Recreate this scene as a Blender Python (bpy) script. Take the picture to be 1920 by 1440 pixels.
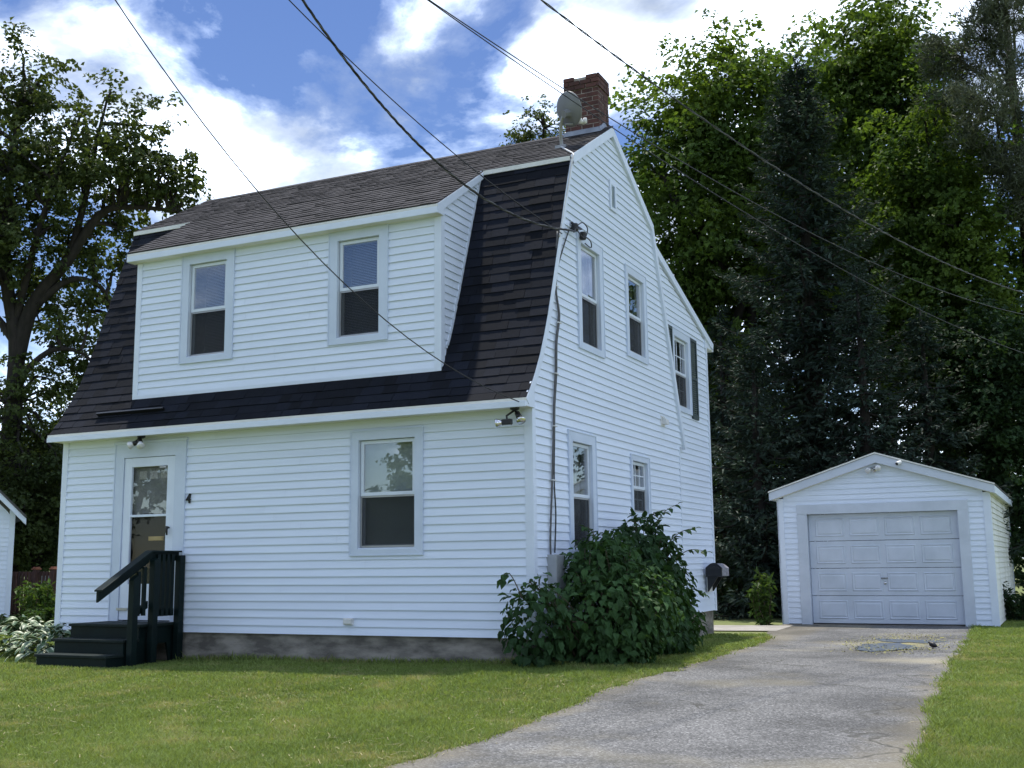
import bpy, bmesh, math, random
import numpy as np
from mathutils import Matrix, Vector
rad = math.radians
random.seed(4); RNG = np.random.default_rng(7)
for o in list(bpy.data.objects): bpy.data.objects.remove(o)
scene = bpy.context.scene
COL = scene.collection

# ------------------------------------------------------------------ camera
F_PX, YAW, PIT, ROL = 2116.5, 0.4396, 0.1581, -0.0118
CAM = np.array([5.2958, -11.7728, 0.8265])
fw = np.array([-math.sin(YAW)*math.cos(PIT), math.cos(YAW)*math.cos(PIT), math.sin(PIT)])
rt = np.array([math.cos(YAW), math.sin(YAW), 0.0]); up = np.cross(rt, fw)
c_, s_ = math.cos(ROL), math.sin(ROL)
R2 = c_*rt + s_*up; U2 = -s_*rt + c_*up
cam = bpy.data.cameras.new('camera'); camo = bpy.data.objects.new('camera', cam); COL.objects.link(camo)
camo.matrix_world = Matrix(((R2[0], U2[0], -fw[0], CAM[0]), (R2[1], U2[1], -fw[1], CAM[1]), (R2[2], U2[2], -fw[2], CAM[2]), (0, 0, 0, 1)))
cam.sensor_width = 36.0; cam.lens = 36.0*F_PX/1920.0; cam.clip_start = 0.05; cam.clip_end = 3000
scene.camera = camo
def at(px, py, depth):
    """world point that lies depth metres ahead of the camera at a photograph position"""
    return CAM + depth*(fw + (px-960)/F_PX*R2 - (py-720)/F_PX*U2)
def project(P):
    d = P - CAM; z = d@fw
    return 960+F_PX*(d@R2)/z, 720-F_PX*(d@U2)/z, z

# ------------------------------------------------------------------ sun, sky, exposure
CLOUD_LOC = (0.21, 3.56, -18.62)
SUN_EL, SUN_A = 73.0, 35.0           # A: degrees from +y towards -x
sv = Vector((-math.sin(rad(SUN_A))*math.cos(rad(SUN_EL)), math.cos(rad(SUN_A))*math.cos(rad(SUN_EL)), math.sin(rad(SUN_EL))))
sun = bpy.data.lights.new('sun', 'SUN'); suno = bpy.data.objects.new('sun', sun); COL.objects.link(suno)
sun.energy = 2.0; sun.angle = rad(1.2); sun.color = (1.0, 0.95, 0.86)
suno.rotation_euler = sv.to_track_quat('Z', 'Y').to_euler(); suno.location = (-10, 10, 30)
world = bpy.data.worlds.new('World'); scene.world = world; world.use_nodes = True
wn, wl = world.node_tree.nodes, world.node_tree.links; wn.clear()
def N(t, nodes=wn, **kw):
    n = nodes.new(t)
    for k, v in kw.items(): setattr(n, k, v)
    return n
w_out = N('ShaderNodeOutputWorld'); w_bg = N('ShaderNodeBackground'); w_sky = N('ShaderNodeTexSky', sky_type='NISHITA')
w_sky.sun_disc = False; w_sky.sun_elevation = rad(SUN_EL); w_sky.sun_rotation = rad(-SUN_A)
w_sky.air_density = 1.0; w_sky.dust_density = 0.15; w_sky.ozone_density = 3.5
w_bg.inputs['Strength'].default_value = 0.15
def ramp(nodes, pts, interp='LINEAR'):
    r = nodes.new('ShaderNodeValToRGB'); r.color_ramp.interpolation = interp
    while len(r.color_ramp.elements) > 1: r.color_ramp.elements.remove(r.color_ramp.elements[-1])
    r.color_ramp.elements[0].position = pts[0][0]; r.color_ramp.elements[0].color = (*pts[0][1], 1) if isinstance(pts[0][1], tuple) else (pts[0][1],)*3+(1,)
    for p, c in pts[1:]:
        e = r.color_ramp.elements.new(p); e.color = (*c, 1) if isinstance(c, tuple) else (c, c, c, 1)
    return r
w_hs = N('ShaderNodeHueSaturation'); w_hs.inputs['Saturation'].default_value = 1.12; w_hs.inputs['Value'].default_value = 0.335; w_hs.inputs['Hue'].default_value = 0.512; wl.new(w_sky.outputs[0], w_hs.inputs['Color'])
tc = N('ShaderNodeTexCoord'); mp = N('ShaderNodeMapping'); mp.inputs['Scale'].default_value = (3.6, 3.6, 6.2); mp.inputs['Location'].default_value = CLOUD_LOC
wl.new(tc.outputs['Generated'], mp.inputs['Vector'])
n1 = N('ShaderNodeTexNoise'); n1.inputs['Scale'].default_value = 1.0; n1.inputs['Detail'].default_value = 10; n1.inputs['Roughness'].default_value = 0.60; n1.inputs['Distortion'].default_value = 0.35
wl.new(mp.outputs[0], n1.inputs['Vector'])
cr = ramp(wn, [(0.445, 0.0), (0.495, 0.18), (0.55, 0.66), (0.62, 1.0)]); wl.new(n1.outputs['Fac'], cr.inputs[0])
n2 = N('ShaderNodeTexNoise'); n2.inputs['Scale'].default_value = 2.1; n2.inputs['Detail'].default_value = 7; wl.new(mp.outputs[0], n2.inputs['Vector'])
cr2 = ramp(wn, [(0.34, (1.6, 1.85, 2.25)), (0.45, (2.6, 2.95, 3.5)), (0.56, (6.2, 7.1, 8.5)), (0.68, (9.5, 10.8, 12.8))]); wl.new(n2.outputs['Fac'], cr2.inputs[0])
w_mix = N('ShaderNodeMixRGB'); wl.new(cr.outputs[0], w_mix.inputs[0]); wl.new(w_hs.outputs[0], w_mix.inputs[1]); wl.new(cr2.outputs[0], w_mix.inputs[2])
wl.new(w_mix.outputs[0], w_bg.inputs['Color']); wl.new(w_bg.outputs[0], w_out.inputs[0])
scene.view_settings.view_transform = 'Standard'; scene.view_settings.look = 'None'
scene.view_settings.exposure = 1.38; scene.view_settings.gamma = 1.0; scene.view_settings.use_curve_mapping = False
scene.render.engine = 'CYCLES'

# ------------------------------------------------------------------ helpers
def tag(o, label=None, cat=None, group=None, kind=None):
    for k, v in (('label', label), ('category', cat), ('group', group), ('kind', kind)):
        if v: o[k] = v
    return o
def link(o, parent=None):
    COL.objects.link(o)
    if parent is not None:
        o.parent = parent
        if parent.type == 'EMPTY' and not parent.get('_local'):
            o.matrix_parent_inverse = Matrix.Translation(parent.location).inverted()
    return o
def empty(name, loc, label, cat, group=None, rotz=0.0, local=False):
    o = bpy.data.objects.new(name, None); o.empty_display_size = 0.2; o.location = tuple(float(v) for v in loc); o.rotation_euler = (0, 0, rotz); COL.objects.link(o)
    if local: o['_local'] = 1
    return tag(o, label, cat, group)
def fast_mesh(name, V, Fc, smooth=False):
    """V (n,3) array, Fc (m,k) array of equal-size faces"""
    V = np.asarray(V, dtype=np.float32); Fc = np.asarray(Fc, dtype=np.int32); m, k = Fc.shape
    me = bpy.data.meshes.new(name); me.vertices.add(len(V)); me.vertices.foreach_set('co', V.ravel())
    me.loops.add(m*k); me.loops.foreach_set('vertex_index', Fc.ravel())
    me.polygons.add(m); me.polygons.foreach_set('loop_start', np.arange(0, m*k, k, dtype=np.int32))
    me.polygons.foreach_set('use_smooth', np.full(m, smooth, dtype=bool))
    me.update(calc_edges=True); return me
def add_mesh(name, me, mat, parent=None):
    if mat is not None and not me.materials: me.materials.append(mat)
    return link(bpy.data.objects.new(name, me), parent)
class MB:
    def __init__(s): s.v = []; s.f = []
    def add(s, vs, fs):
        b = len(s.v); s.v += [tuple(float(c) for c in v) for v in vs]; s.f += [tuple(b+i for i in f) for f in fs]; return s
    def hexa(s, p):   # 8 points: 4 of one side, 4 of the other
        return s.add(p, [(3, 2, 1, 0), (4, 5, 6, 7), (0, 1, 5, 4), (1, 2, 6, 5), (2, 3, 7, 6), (3, 0, 4, 7)])
    def box(s, x0, x1, y0, y1, z0, z1):
        return s.hexa([(x0, y0, z0), (x1, y0, z0), (x1, y1, z0), (x0, y1, z0), (x0, y0, z1), (x1, y0, z1), (x1, y1, z1), (x0, y1, z1)])
    def boxP(s, P, u0, u1, z0, z1, o0, o1):
        return s.hexa([P(u0, z0, o0), P(u1, z0, o0), P(u1, z1, o0), P(u0, z1, o0), P(u0, z0, o1), P(u1, z0, o1), P(u1, z1, o1), P(u0, z1, o1)])
    def prism(s, poly, fa, fb):   # poly of 2D points, fa/fb map to 3D on the two ends
        n = len(poly); vs = [fa(*q) for q in poly]+[fb(*q) for q in poly]
        return s.add(vs, [tuple(range(n-1, -1, -1)), tuple(range(n, 2*n))]+[(i, (i+1) % n, n+(i+1) % n, n+i) for i in range(n)])
    def tube(s, pts, r, n=6, caps=True):
        pts = [np.array(p, float) for p in pts]; rs = r if isinstance(r, (list, tuple, np.ndarray)) else [r]*len(pts)
        b = len(s.v); ref = None
        for i, p in enumerate(pts):
            t = pts[min(i+1, len(pts)-1)]-pts[max(i-1, 0)]; t = t/(np.linalg.norm(t)+1e-9)
            if ref is None: ref = np.array([0, 0, 1.0]) if abs(t[2]) < .9 else np.array([1.0, 0, 0])
            a = np.cross(t, ref); a /= np.linalg.norm(a)+1e-9; c = np.cross(a, t); ref = c
            for k in range(n):
                g = 2*math.pi*k/n; s.v.append(tuple(p+rs[i]*(math.cos(g)*a+math.sin(g)*c)))
        for i in range(len(pts)-1):
            for k in range(n):
                s.f.append((b+i*n+k, b+i*n+(k+1) % n, b+(i+1)*n+(k+1) % n, b+(i+1)*n+k))
        if caps:
            s.f.append(tuple(b+k for k in range(n-1, -1, -1))); e = b+(len(pts)-1)*n; s.f.append(tuple(e+k for k in range(n)))
        return s
    def lathe(s, prof, M=None, n=16):   # prof (r, z) about local z, M 4x4
        b = len(s.v); M = M or Matrix()
        for r, z in prof:
            for k in range(n):
                g = 2*math.pi*k/n; s.v.append(tuple(M @ Vector((r*math.cos(g), r*math.sin(g), z))))
        for i in range(len(prof)-1):
            for k in range(n): s.f.append((b+i*n+k, b+i*n+(k+1) % n, b+(i+1)*n+(k+1) % n, b+(i+1)*n+k))
        return s
    def mesh(s, name, smooth=False):
        me = bpy.data.meshes.new(name); me.from_pydata(s.v, [], s.f)
        if smooth: me.polygons.foreach_set('use_smooth', [True]*len(me.polygons))
        me.update(); return me
    def build(s, name, mat, parent=None, smooth=False, bevel=0):
        o = add_mesh(name, s.mesh(name, smooth), mat, parent)
        if bevel:
            m = o.modifiers.new('bevel', 'BEVEL'); m.width = bevel; m.segments = 2; m.limit_method = 'ANGLE'
        return o

# ------------------------------------------------------------------ materials
MATS = {}
def M(name, col, rough=0.6, col2=None, nscale=6.0, bump=0.0, bscale=60.0, metal=0.0, spec=0.5, island=0.0, stretch=(1, 1, 1), detail=5.0, coords='Object', pos=(0.35, 0.65)):
    m = bpy.data.materials.new(name); m.use_nodes = True; nt = m.node_tree; b = nt.nodes['Principled BSDF']
    b.inputs['Roughness'].default_value = rough; b.inputs['Metallic'].default_value = metal; b.inputs['Specular IOR Level'].default_value = spec
    tcn = nt.nodes.new('ShaderNodeTexCoord'); mpn = nt.nodes.new('ShaderNodeMapping'); mpn.inputs['Scale'].default_value = stretch
    geo = nt.nodes.new('ShaderNodeNewGeometry')
    nt.links.new(geo.outputs['Position'] if coords == 'World' else tcn.outputs[coords], mpn.inputs[0])
    col2 = col2 or tuple(c*0.8 for c in col)
    nz = nt.nodes.new('ShaderNodeTexNoise'); nz.inputs['Scale'].default_value = nscale; nz.inputs['Detail'].default_value = detail; nz.inputs['Roughness'].default_value = .6
    nt.links.new(mpn.outputs[0], nz.inputs['Vector'])
    r = ramp(nt.nodes, [(pos[0], col), (pos[1], col2)]); nt.links.new(nz.outputs['Fac'], r.inputs[0]); last = r.outputs[0]
    if island:
        oi = nt.nodes.new('ShaderNodeObjectInfo'); ad = nt.nodes.new('ShaderNodeMath'); ad.operation = 'ADD'
        nt.links.new(geo.outputs['Random Per Island'], ad.inputs[0]); nt.links.new(oi.outputs['Random'], ad.inputs[1])
        fr = nt.nodes.new('ShaderNodeMath'); fr.operation = 'FRACT'; nt.links.new(ad.outputs[0], fr.inputs[0])
        mr = nt.nodes.new('ShaderNodeMapRange'); mr.inputs['To Min'].default_value = 1-island; mr.inputs['To Max'].default_value = 1+island; nt.links.new(fr.outputs[0], mr.inputs[0])
        hs = nt.nodes.new('ShaderNodeHueSaturation'); nt.links.new(last, hs.inputs['Color']); nt.links.new(mr.outputs[0], hs.inputs['Value']); last = hs.outputs[0]
    nt.links.new(last, b.inputs['Base Color'])
    if bump:
        nb = nt.nodes.new('ShaderNodeTexNoise'); nb.inputs['Scale'].default_value = bscale; nb.inputs['Detail'].default_value = 4; nt.links.new(mpn.outputs[0], nb.inputs['Vector'])
        bp = nt.nodes.new('ShaderNodeBump'); bp.inputs['Strength'].default_value = bump; bp.inputs['Distance'].default_value = 0.01
        nt.links.new(nb.outputs['Fac'], bp.inputs['Height']); nt.links.new(bp.outputs[0], b.inputs['Normal'])
    MATS[name] = m; return m
def leafmat(name, col, col2, trans=0.35, rough=0.55, island=0.35, tcol=None):
    m = M(name, col, rough, col2, nscale=0.45, island=island, coords='World', detail=3); nt = m.node_tree; b = nt.nodes['Principled BSDF']
    b.inputs['Specular IOR Level'].default_value = 0.15
    tr = nt.nodes.new('ShaderNodeBsdfTranslucent'); mx = nt.nodes.new('ShaderNodeMixShader'); mx.inputs[0].default_value = trans
    src = b.inputs['Base Color'].links[0].from_socket
    ml = nt.nodes.new('ShaderNodeMixRGB'); ml.blend_type = 'MULTIPLY'; ml.inputs[0].default_value = 1; ml.inputs[2].default_value = (*(tcol or (1.6, 1.5, 0.6)), 1)
    nt.links.new(src, ml.inputs[1]); nt.links.new(ml.outputs[0], tr.inputs[0])
    nt.links.new(b.outputs[0], mx.inputs[1]); nt.links.new(tr.outputs[0], mx.inputs[2]); nt.links.new(mx.outputs[0], nt.nodes['Material Output'].inputs[0])
    return m
def glassmat(name, refl_min, tint=(1, 1, 1)):
    m = bpy.data.materials.new(name); m.use_nodes = True; nt = m.node_tree; nt.nodes.remove(nt.nodes['Principled BSDF'])
    tr = nt.nodes.new('ShaderNodeBsdfTransparent'); tr.inputs[0].default_value = (*tint, 1); gl = nt.nodes.new('ShaderNodeBsdfGlossy'); gl.inputs['Roughness'].default_value = 0.0
    nzc = nt.nodes.new('ShaderNodeTexCoord'); nz = nt.nodes.new('ShaderNodeTexNoise'); nz.inputs['Scale'].default_value = 2.2; nz.inputs['Detail'].default_value = 0
    bp = nt.nodes.new('ShaderNodeBump'); bp.inputs['Strength'].default_value = 0.05; bp.inputs['Distance'].default_value = 0.02
    nt.links.new(nzc.outputs['Object'], nz.inputs[0]); nt.links.new(nz.outputs[0], bp.inputs['Height']); nt.links.new(bp.outputs[0], gl.inputs['Normal'])
    lw = nt.nodes.new('ShaderNodeLayerWeight'); lw.inputs[0].default_value = .5; fr = nt.nodes.new('ShaderNodeMath'); fr.operation = 'POWER'; fr.inputs[1].default_value = 4.0; nt.links.new(lw.outputs['Facing'], fr.inputs[0]); mr = nt.nodes.new('ShaderNodeMapRange'); mr.inputs['To Min'].default_value = refl_min; nt.links.new(fr.outputs[0], mr.inputs[0])
    mx = nt.nodes.new('ShaderNodeMixShader'); nt.links.new(mr.outputs[0], mx.inputs[0]); nt.links.new(tr.outputs[0], mx.inputs[1]); nt.links.new(gl.outputs[0], mx.inputs[2])
    nt.links.new(mx.outputs[0], nt.nodes['Material Output'].inputs[0]); MATS[name] = m; return m
def screenmat():
    m = bpy.data.materials.new('insect_screen'); m.use_nodes = True; nt = m.node_tree; b = nt.nodes['Principled BSDF']
    b.inputs['Base Color'].default_value = (.008, .011, .015, 1); b.inputs['Roughness'].default_value = .7
    tr = nt.nodes.new('ShaderNodeBsdfTransparent'); mx = nt.nodes.new('ShaderNodeMixShader'); mx.inputs[0].default_value = 0.45
    nt.links.new(tr.outputs[0], mx.inputs[1]); nt.links.new(b.outputs[0], mx.inputs[2]); nt.links.new(mx.outputs[0], nt.nodes['Material Output'].inputs[0]); MATS['screen'] = m
M('siding', (.745, .815, .945), .42, (.69, .76, .885), nscale=1.2, bump=.05, bscale=25, stretch=(.5, .5, 6), coords='World', island=.02)  # white siding with the blue skylight cast put into its colour; trims follow
M('siding_dirty', (.76, .77, .74), .5, (.56, .56, .50), nscale=1.1, stretch=(1, 1, .35), coords='World', island=.03)
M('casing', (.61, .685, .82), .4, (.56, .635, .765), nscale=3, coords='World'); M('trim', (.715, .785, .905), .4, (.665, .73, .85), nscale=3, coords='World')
M('soffit', (.74, .74, .72), .5, (.66, .66, .62), nscale=4, coords='World')
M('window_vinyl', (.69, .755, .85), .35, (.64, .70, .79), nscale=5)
M('aluminium', (.45, .45, .46), .4, (.36, .36, .37), metal=.7)
M('concrete', (.30, .275, .24), .95, (.11, .10, .088), nscale=3.4, bump=.35, bscale=18, coords='World', detail=13, stretch=(.6, .6, 1.6), pos=(.38, .60))
M('concrete_path', (.36, .335, .30), .9, (.27, .25, .225), nscale=2, bump=.2, bscale=40, coords='World')
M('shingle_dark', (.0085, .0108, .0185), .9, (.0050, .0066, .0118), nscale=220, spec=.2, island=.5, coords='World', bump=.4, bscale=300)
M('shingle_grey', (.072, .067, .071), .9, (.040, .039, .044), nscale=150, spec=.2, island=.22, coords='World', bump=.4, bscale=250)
M('roof_deck', (.02, .02, .022), .9)
M('brick', (.095, .036, .028), .85, (.055, .024, .02), nscale=9, island=.28, bump=.4, bscale=60, coords='World')
M('mortar', (.42, .38, .34), .95, (.2, .18, .16), nscale=20)
M('lead', (.30, .33, .38), .45, (.2, .22, .25), metal=.4)
M('green_paint', (.0035, .0125, .0120), .55, (.0025, .0085, .0085), spec=.2, nscale=5, coords='World')
M('green_tread', (.015, .023, .021), .7, (.006, .013, .012), spec=.2, nscale=7, coords='World')
M('black_plastic', (.012, .012, .014), .4)
M('black_metal', (.018, .019, .022), .35, (.012, .013, .015), metal=.3)
M('mailbox_lit_side', (.34, .33, .36), .6, (.13, .125, .14), nscale=20)  # light falling on the mailbox side is put into this paler colour
M('bulb_glass', (.75, .76, .76), .1, (.6, .6, .62), spec=.9)
M('chrome', (.7, .7, .72), .15, (.6, .6, .6), metal=1)
M('brass', (.40, .31, .16), .35, (.3, .22, .1), metal=.8)
M('inner_door', (.009, .007, .008), .4, (.006, .005, .006), spec=.25, stretch=(8, 1, 1))
M('lace', (.55, .55, .53), .9, (.42, .42, .41), nscale=30)
M('unlit_room', (.020, .024, .030), .9, (.014, .017, .022)); M('sheer', (.34, .35, .36), .9, (.22, .235, .24), nscale=3); M('blind', (.42, .44, .45), .6, (.36, .38, .39))
M('shade', (.40, .47, .46), .8, (.35, .42, .41), nscale=2)
M('curtain', (.30, .32, .32), .9, (.22, .24, .24), nscale=4)
M('shutter', (.030, .055, .055), .5, (.022, .042, .044))
M('dish_grey', (.20, .205, .215), .5, (.16, .165, .175), nscale=3)
M('steel', (.35, .35, .35), .45, (.25, .25, .25), metal=.6)
M('cable_black', (.012, .012, .013), .5); M('cable_grey', (.10, .10, .105), .6); M('cable_white', (.7, .7, .7), .5)
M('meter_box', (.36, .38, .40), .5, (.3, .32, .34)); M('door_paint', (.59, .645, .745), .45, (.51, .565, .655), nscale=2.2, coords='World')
M('white_plastic', (.75, .75, .74), .4)
M('bark', (.030, .025, .021), .95, (.014, .012, .010), nscale=9, bump=.8, bscale=30, coords='World', stretch=(1, 1, .25))
M('twig', (.10, .075, .05), .9, (.06, .05, .03), nscale=9)
M('fence_wood', (.10, .045, .03), .75, (.05, .025, .02), nscale=6, stretch=(3, 3, .4), coords='World', island=.3)
M('copper_cap', (.35, .13, .07), .5, (.25, .09, .05)); M('fence_white', (.62, .64, .66), .6)
M('garage_roof', (.09, .085, .085), .9, (.05, .05, .05), nscale=60, coords='World')
M('bird', (.012, .011, .012), .5); M('beak', (.05, .04, .03), .5)
glassmat('glass', .05); glassmat('glass_low', .02); glassmat('glass_bright', .20); glassmat('glass_door', .16); screenmat()
leafmat('leaf_maple', (.105, .160, .034), (.055, .100, .024), .40, tcol=(1.45, 1.45, .55))
leafmat('leaf_dark', (.034, .066, .024), (.018, .038, .017), .25)
leafmat('leaf_left', (.070, .098, .034), (.040, .062, .024), .36)
leafmat('needle_spruce', (.044, .066, .048), (.022, .038, .029), .10, tcol=(1.2, 1.3, .8))
leafmat('needle_pine', (.115, .135, .090), (.070, .086, .060), .2, tcol=(1.2, 1.2, .8))
leafmat('leaf_bush', (.050, .105, .034), (.028, .064, .024), .25, .6)
leafmat('leaf_shrub', (.075, .13, .03), (.035, .07, .02), .3)

# ------------------------------------------------------------------ terrain
CP = np.array([(-12, 2, -.40), (-8, 0, -.38), (-5, 0, -.36), (-2.4, 0, -.325), (0, 0, -.28), (0, 3, -.33), (0, 6.7, -.40), (1, 10.2, -.375), (4.4, 10.2, -.385), (2.7, 10.2, -.385), (3, 5, -.40), (2.7, 0, -.37), (5.5, 0, -.40), (5.5, 9, -.34), (6, 17, -.2),
               (-8, -5, -.47), (-4, -5, -.46), (0, -5, -.46), (4, -5, -.47), (8, -5, -.47), (-8, -11, -.72), (0, -11, -.72), (8, -11, -.72), (3, -13, -.75), (-20, -5, -.5), (20, -5, -.5), (-20, 20, -.4), (0, 20, -.35), (20, 20, -.3), (0, 45, -.3), (-40, 30, -.4), (40, 30, -.3), (0, -40, -.8), (0, 13, -.38)])
def hgt(x, y):
    x = np.asarray(x, float); y = np.asarray(y, float); num = np.zeros_like(x); den = np.zeros_like(x)
    for a, b, h in CP:
        w = 1.0/((x-a)**2+(y-b)**2+0.35)**1.6; num += w*h; den += w
    return num/den
H = lambda x, y: float(hgt(np.array([x]), np.array([y]))[0])
def sheet(name, xs, ys, dz, mat, xfun=None):
    X, Y = np.meshgrid(xs, ys)
    if xfun: X, Y = xfun(X, Y)
    Z = hgt(X, Y)+dz; nx, ny = len(xs), len(ys); idx = np.arange(nx*ny).reshape(ny, nx)
    Fc = np.stack([idx[:-1, :-1], idx[:-1, 1:], idx[1:, 1:], idx[1:, :-1]], -1).reshape(-1, 4)
    return add_mesh(name, fast_mesh(name, np.stack([X, Y, Z], -1).reshape(-1, 3), Fc, True), mat)
def groundmat():
    m = M('lawn_soil', (.12, .160, .042), .95, (.165, .18, .062), nscale=1.3, coords='World', bump=.6, bscale=70, detail=8); return m
def asphalt():
    m = M('asphalt', (.150, .148, .146), .92, (.112, .111, .110), nscale=1.1, coords='World', detail=6); nt = m.node_tree; b = nt.nodes['Principled BSDF']; L = nt.links
    base = b.inputs['Base Color'].links[0].from_socket; geo = nt.nodes.new('ShaderNodeNewGeometry')
    def noise(sc, det=4, dist=0): n = nt.nodes.new('ShaderNodeTexNoise'); n.inputs['Scale'].default_value = sc; n.inputs['Detail'].default_value = det; n.inputs['Distortion'].default_value = dist; L.new(geo.outputs['Position'], n.inputs[0]); return n
    def mix(fac, a, colb, mode='MIX'):
        x = nt.nodes.new('ShaderNodeMixRGB'); x.blend_type = mode
        if isinstance(fac, float): x.inputs[0].default_value = fac
        else: L.new(fac, x.inputs[0])
        L.new(a, x.inputs[1])
        if isinstance(colb, tuple): x.inputs[2].default_value = (*colb, 1)
        else: L.new(colb, x.inputs[2])
        return x.outputs[0]
    # aggregate speckle
    vo = nt.nodes.new('ShaderNodeTexVoronoi'); vo.inputs['Scale'].default_value = 75; L.new(geo.outputs['Position'], vo.inputs['Vector'])
    sr = ramp(nt.nodes, [(.0, .45), (.45, .92), (.8, 1.2), (1.0, 2.1)]); sp = nt.nodes.new('ShaderNodeSeparateColor'); L.new(vo.outputs['Color'], sp.inputs[0]); L.new(sp.outputs[0], sr.inputs[0])
    col = mix(1.0, base, sr.outputs[0], 'MULTIPLY')
    # sandy and pollen stains
    n = noise(.55, 6); r = ramp(nt.nodes, [(.54, .0), (.70, .55)]); L.new(n.outputs['Fac'], r.inputs[0]); col = mix(r.outputs[0], col, (.36, .32, .22))
    # stain round the puddle (its own shape)
    dv = nt.nodes.new('ShaderNodeVectorMath'); dv.operation = 'SUBTRACT'; dv.inputs[1].default_value = (3.15, 5.6, -.4); L.new(geo.outputs['Position'], dv.inputs[0])
    ds = nt.nodes.new('ShaderNodeVectorMath'); ds.operation = 'MULTIPLY'; ds.inputs[1].default_value = (1.15, .42, 0); L.new(dv.outputs[0], ds.inputs[0])
    ln = nt.nodes.new('ShaderNodeVectorMath'); ln.operation = 'LENGTH'; L.new(ds.outputs[0], ln.inputs[0])
    n = noise(7, 6); ad = nt.nodes.new('ShaderNodeMath'); ad.operation = 'MULTIPLY_ADD'; ad.inputs[1].default_value = .7; L.new(n.outputs['Fac'], ad.inputs[0]); L.new(ln.outputs['Value'], ad.inputs[2])
    r = ramp(nt.nodes, [(.62, .8), (1.25, .0)]); L.new(ad.outputs[0], r.inputs[0])
    n = noise(30, 3); rr = ramp(nt.nodes, [(.4, (.11, .10, .04)), (.6, (.34, .30, .13))]); L.new(n.outputs['Fac'], rr.inputs[0]); col = mix(r.outputs[0], col, rr.outputs[0])
    sx_ = nt.nodes.new('ShaderNodeSeparateXYZ'); L.new(geo.outputs['Position'], sx_.inputs[0])
    e1 = nt.nodes.new('ShaderNodeMath'); e1.operation = 'SUBTRACT'; e1.inputs[1].default_value = 2.85; L.new(sx_.outputs['X'], e1.inputs[0]); e2 = nt.nodes.new('ShaderNodeMath'); e2.operation = 'ABSOLUTE'; L.new(e1.outputs[0], e2.inputs[0])
    n = noise(2.4, 8); e3 = nt.nodes.new('ShaderNodeMath'); e3.operation = 'MULTIPLY_ADD'; e3.inputs[1].default_value = .9; L.new(n.outputs['Fac'], e3.inputs[0]); L.new(e2.outputs[0], e3.inputs[2])
    r = ramp(nt.nodes, [(.0, .0), (.78, .0), (.95, .7)]); e4 = nt.nodes.new('ShaderNodeMath'); e4.operation = 'DIVIDE'; e4.inputs[1].default_value = 2.0; L.new(e3.outputs[0], e4.inputs[0]); L.new(e4.outputs[0], r.inputs[0]); col = mix(r.outputs[0], col, (.17, .15, .11))
    n = noise(.8, 7); r = ramp(nt.nodes, [(.40, .55), (.55, 1.0), (.68, 1.18)]); L.new(n.outputs['Fac'], r.inputs[0]); col = mix(.8, col, r.outputs[0], 'MULTIPLY')
    # cracks
    nd = noise(1.6, 5); sc = nt.nodes.new('ShaderNodeVectorMath'); sc.operation = 'SCALE'; sc.inputs['Scale'].default_value = 1.1; L.new(nd.outputs['Color'], sc.inputs[0])
    av = nt.nodes.new('ShaderNodeVectorMath'); av.operation = 'ADD'; L.new(geo.outputs['Position'], av.inputs[0]); L.new(sc.outputs[0], av.inputs[1])
    vc = nt.nodes.new('ShaderNodeTexVoronoi'); vc.feature = 'DISTANCE_TO_EDGE'; vc.inputs['Scale'].default_value = .36; L.new(av.outputs[0], vc.inputs['Vector'])
    r = ramp(nt.nodes, [(.0, .85), (.004, .75), (.011, .0)]); L.new(vc.outputs['Distance'], r.inputs[0])
    n = noise(.9, 3); r2 = ramp(nt.nodes, [(.45, .0), (.58, 1.0)]); L.new(n.outputs['Fac'], r2.inputs[0])
    mu = nt.nodes.new('ShaderNodeMath'); mu.operation = 'MULTIPLY'; L.new(r.outputs[0], mu.inputs[0]); L.new(r2.outputs[0], mu.inputs[1]); col = mix(mu.outputs[0], col, (.045, .043, .035))
    L.new(col, b.inputs['Base Color'])
    bp = nt.nodes.new('ShaderNodeBump'); bp.inputs['Strength'].default_value = .7; bp.inputs['Distance'].default_value = .008; L.new(vo.outputs['Distance'], bp.inputs['Height']); L.new(bp.outputs[0], b.inputs['Normal'])
    return m
gx = np.concatenate([[-1500, -500, -200, -90, -50, -30], np.arange(-20, 20.1, .4), [30, 50, 90, 200, 500, 1500]])
gy = np.concatenate([[-1500, -500, -200, -90, -40, -25], np.arange(-16, 24.1, .4), [30, 50, 90, 200, 500, 1500]])
tag(sheet('ground', gx, gy, 0, groundmat()), kind='structure')
EY = np.array([-16, -5, -2.6, 1.0, 3.0, 5.0, 6.5, 7.3, 7.9, 10.3]); EXL = np.array([1.2, 1.38, 1.46, 1.50, 1.47, 1.32, 1.15, .98, .78, .62])
RY = np.array([-16, -4.2, .3, 9.2, 10.3]); RX = np.array([4.75, 4.46, 4.24, 4.0, 3.98])
WN = np.random.default_rng(17).normal(size=(3, 400))
def wob(y, ph):
    y = np.asarray(y, float); k = int(ph*10) % 3; g = np.arange(400); return .035*np.interp((y+20)*2.1+ph*9, g, WN[k])+.022*np.interp((y+20)*7.3+ph*5, g, WN[(k+1) % 3])
xL = lambda y: np.interp(y, EY, EXL)+wob(y, .4)
xR = lambda y: np.interp(y, RY, RX)+wob(y, 2.1)
tag(sheet('driveway', np.linspace(0, 1, 15), np.linspace(-16, 10.3, 180), .016, asphalt(), lambda U, Y: (xL(Y)+(xR(Y)-xL(Y))*U, Y)), kind='structure')
tag(sheet('path', np.linspace(-4.5, .9, 14), np.linspace(8.15, 9.6, 8), .02, MATS['concrete_path'], lambda X, Y: (X, Y+.05*np.sin(X*2))), kind='structure')

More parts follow.
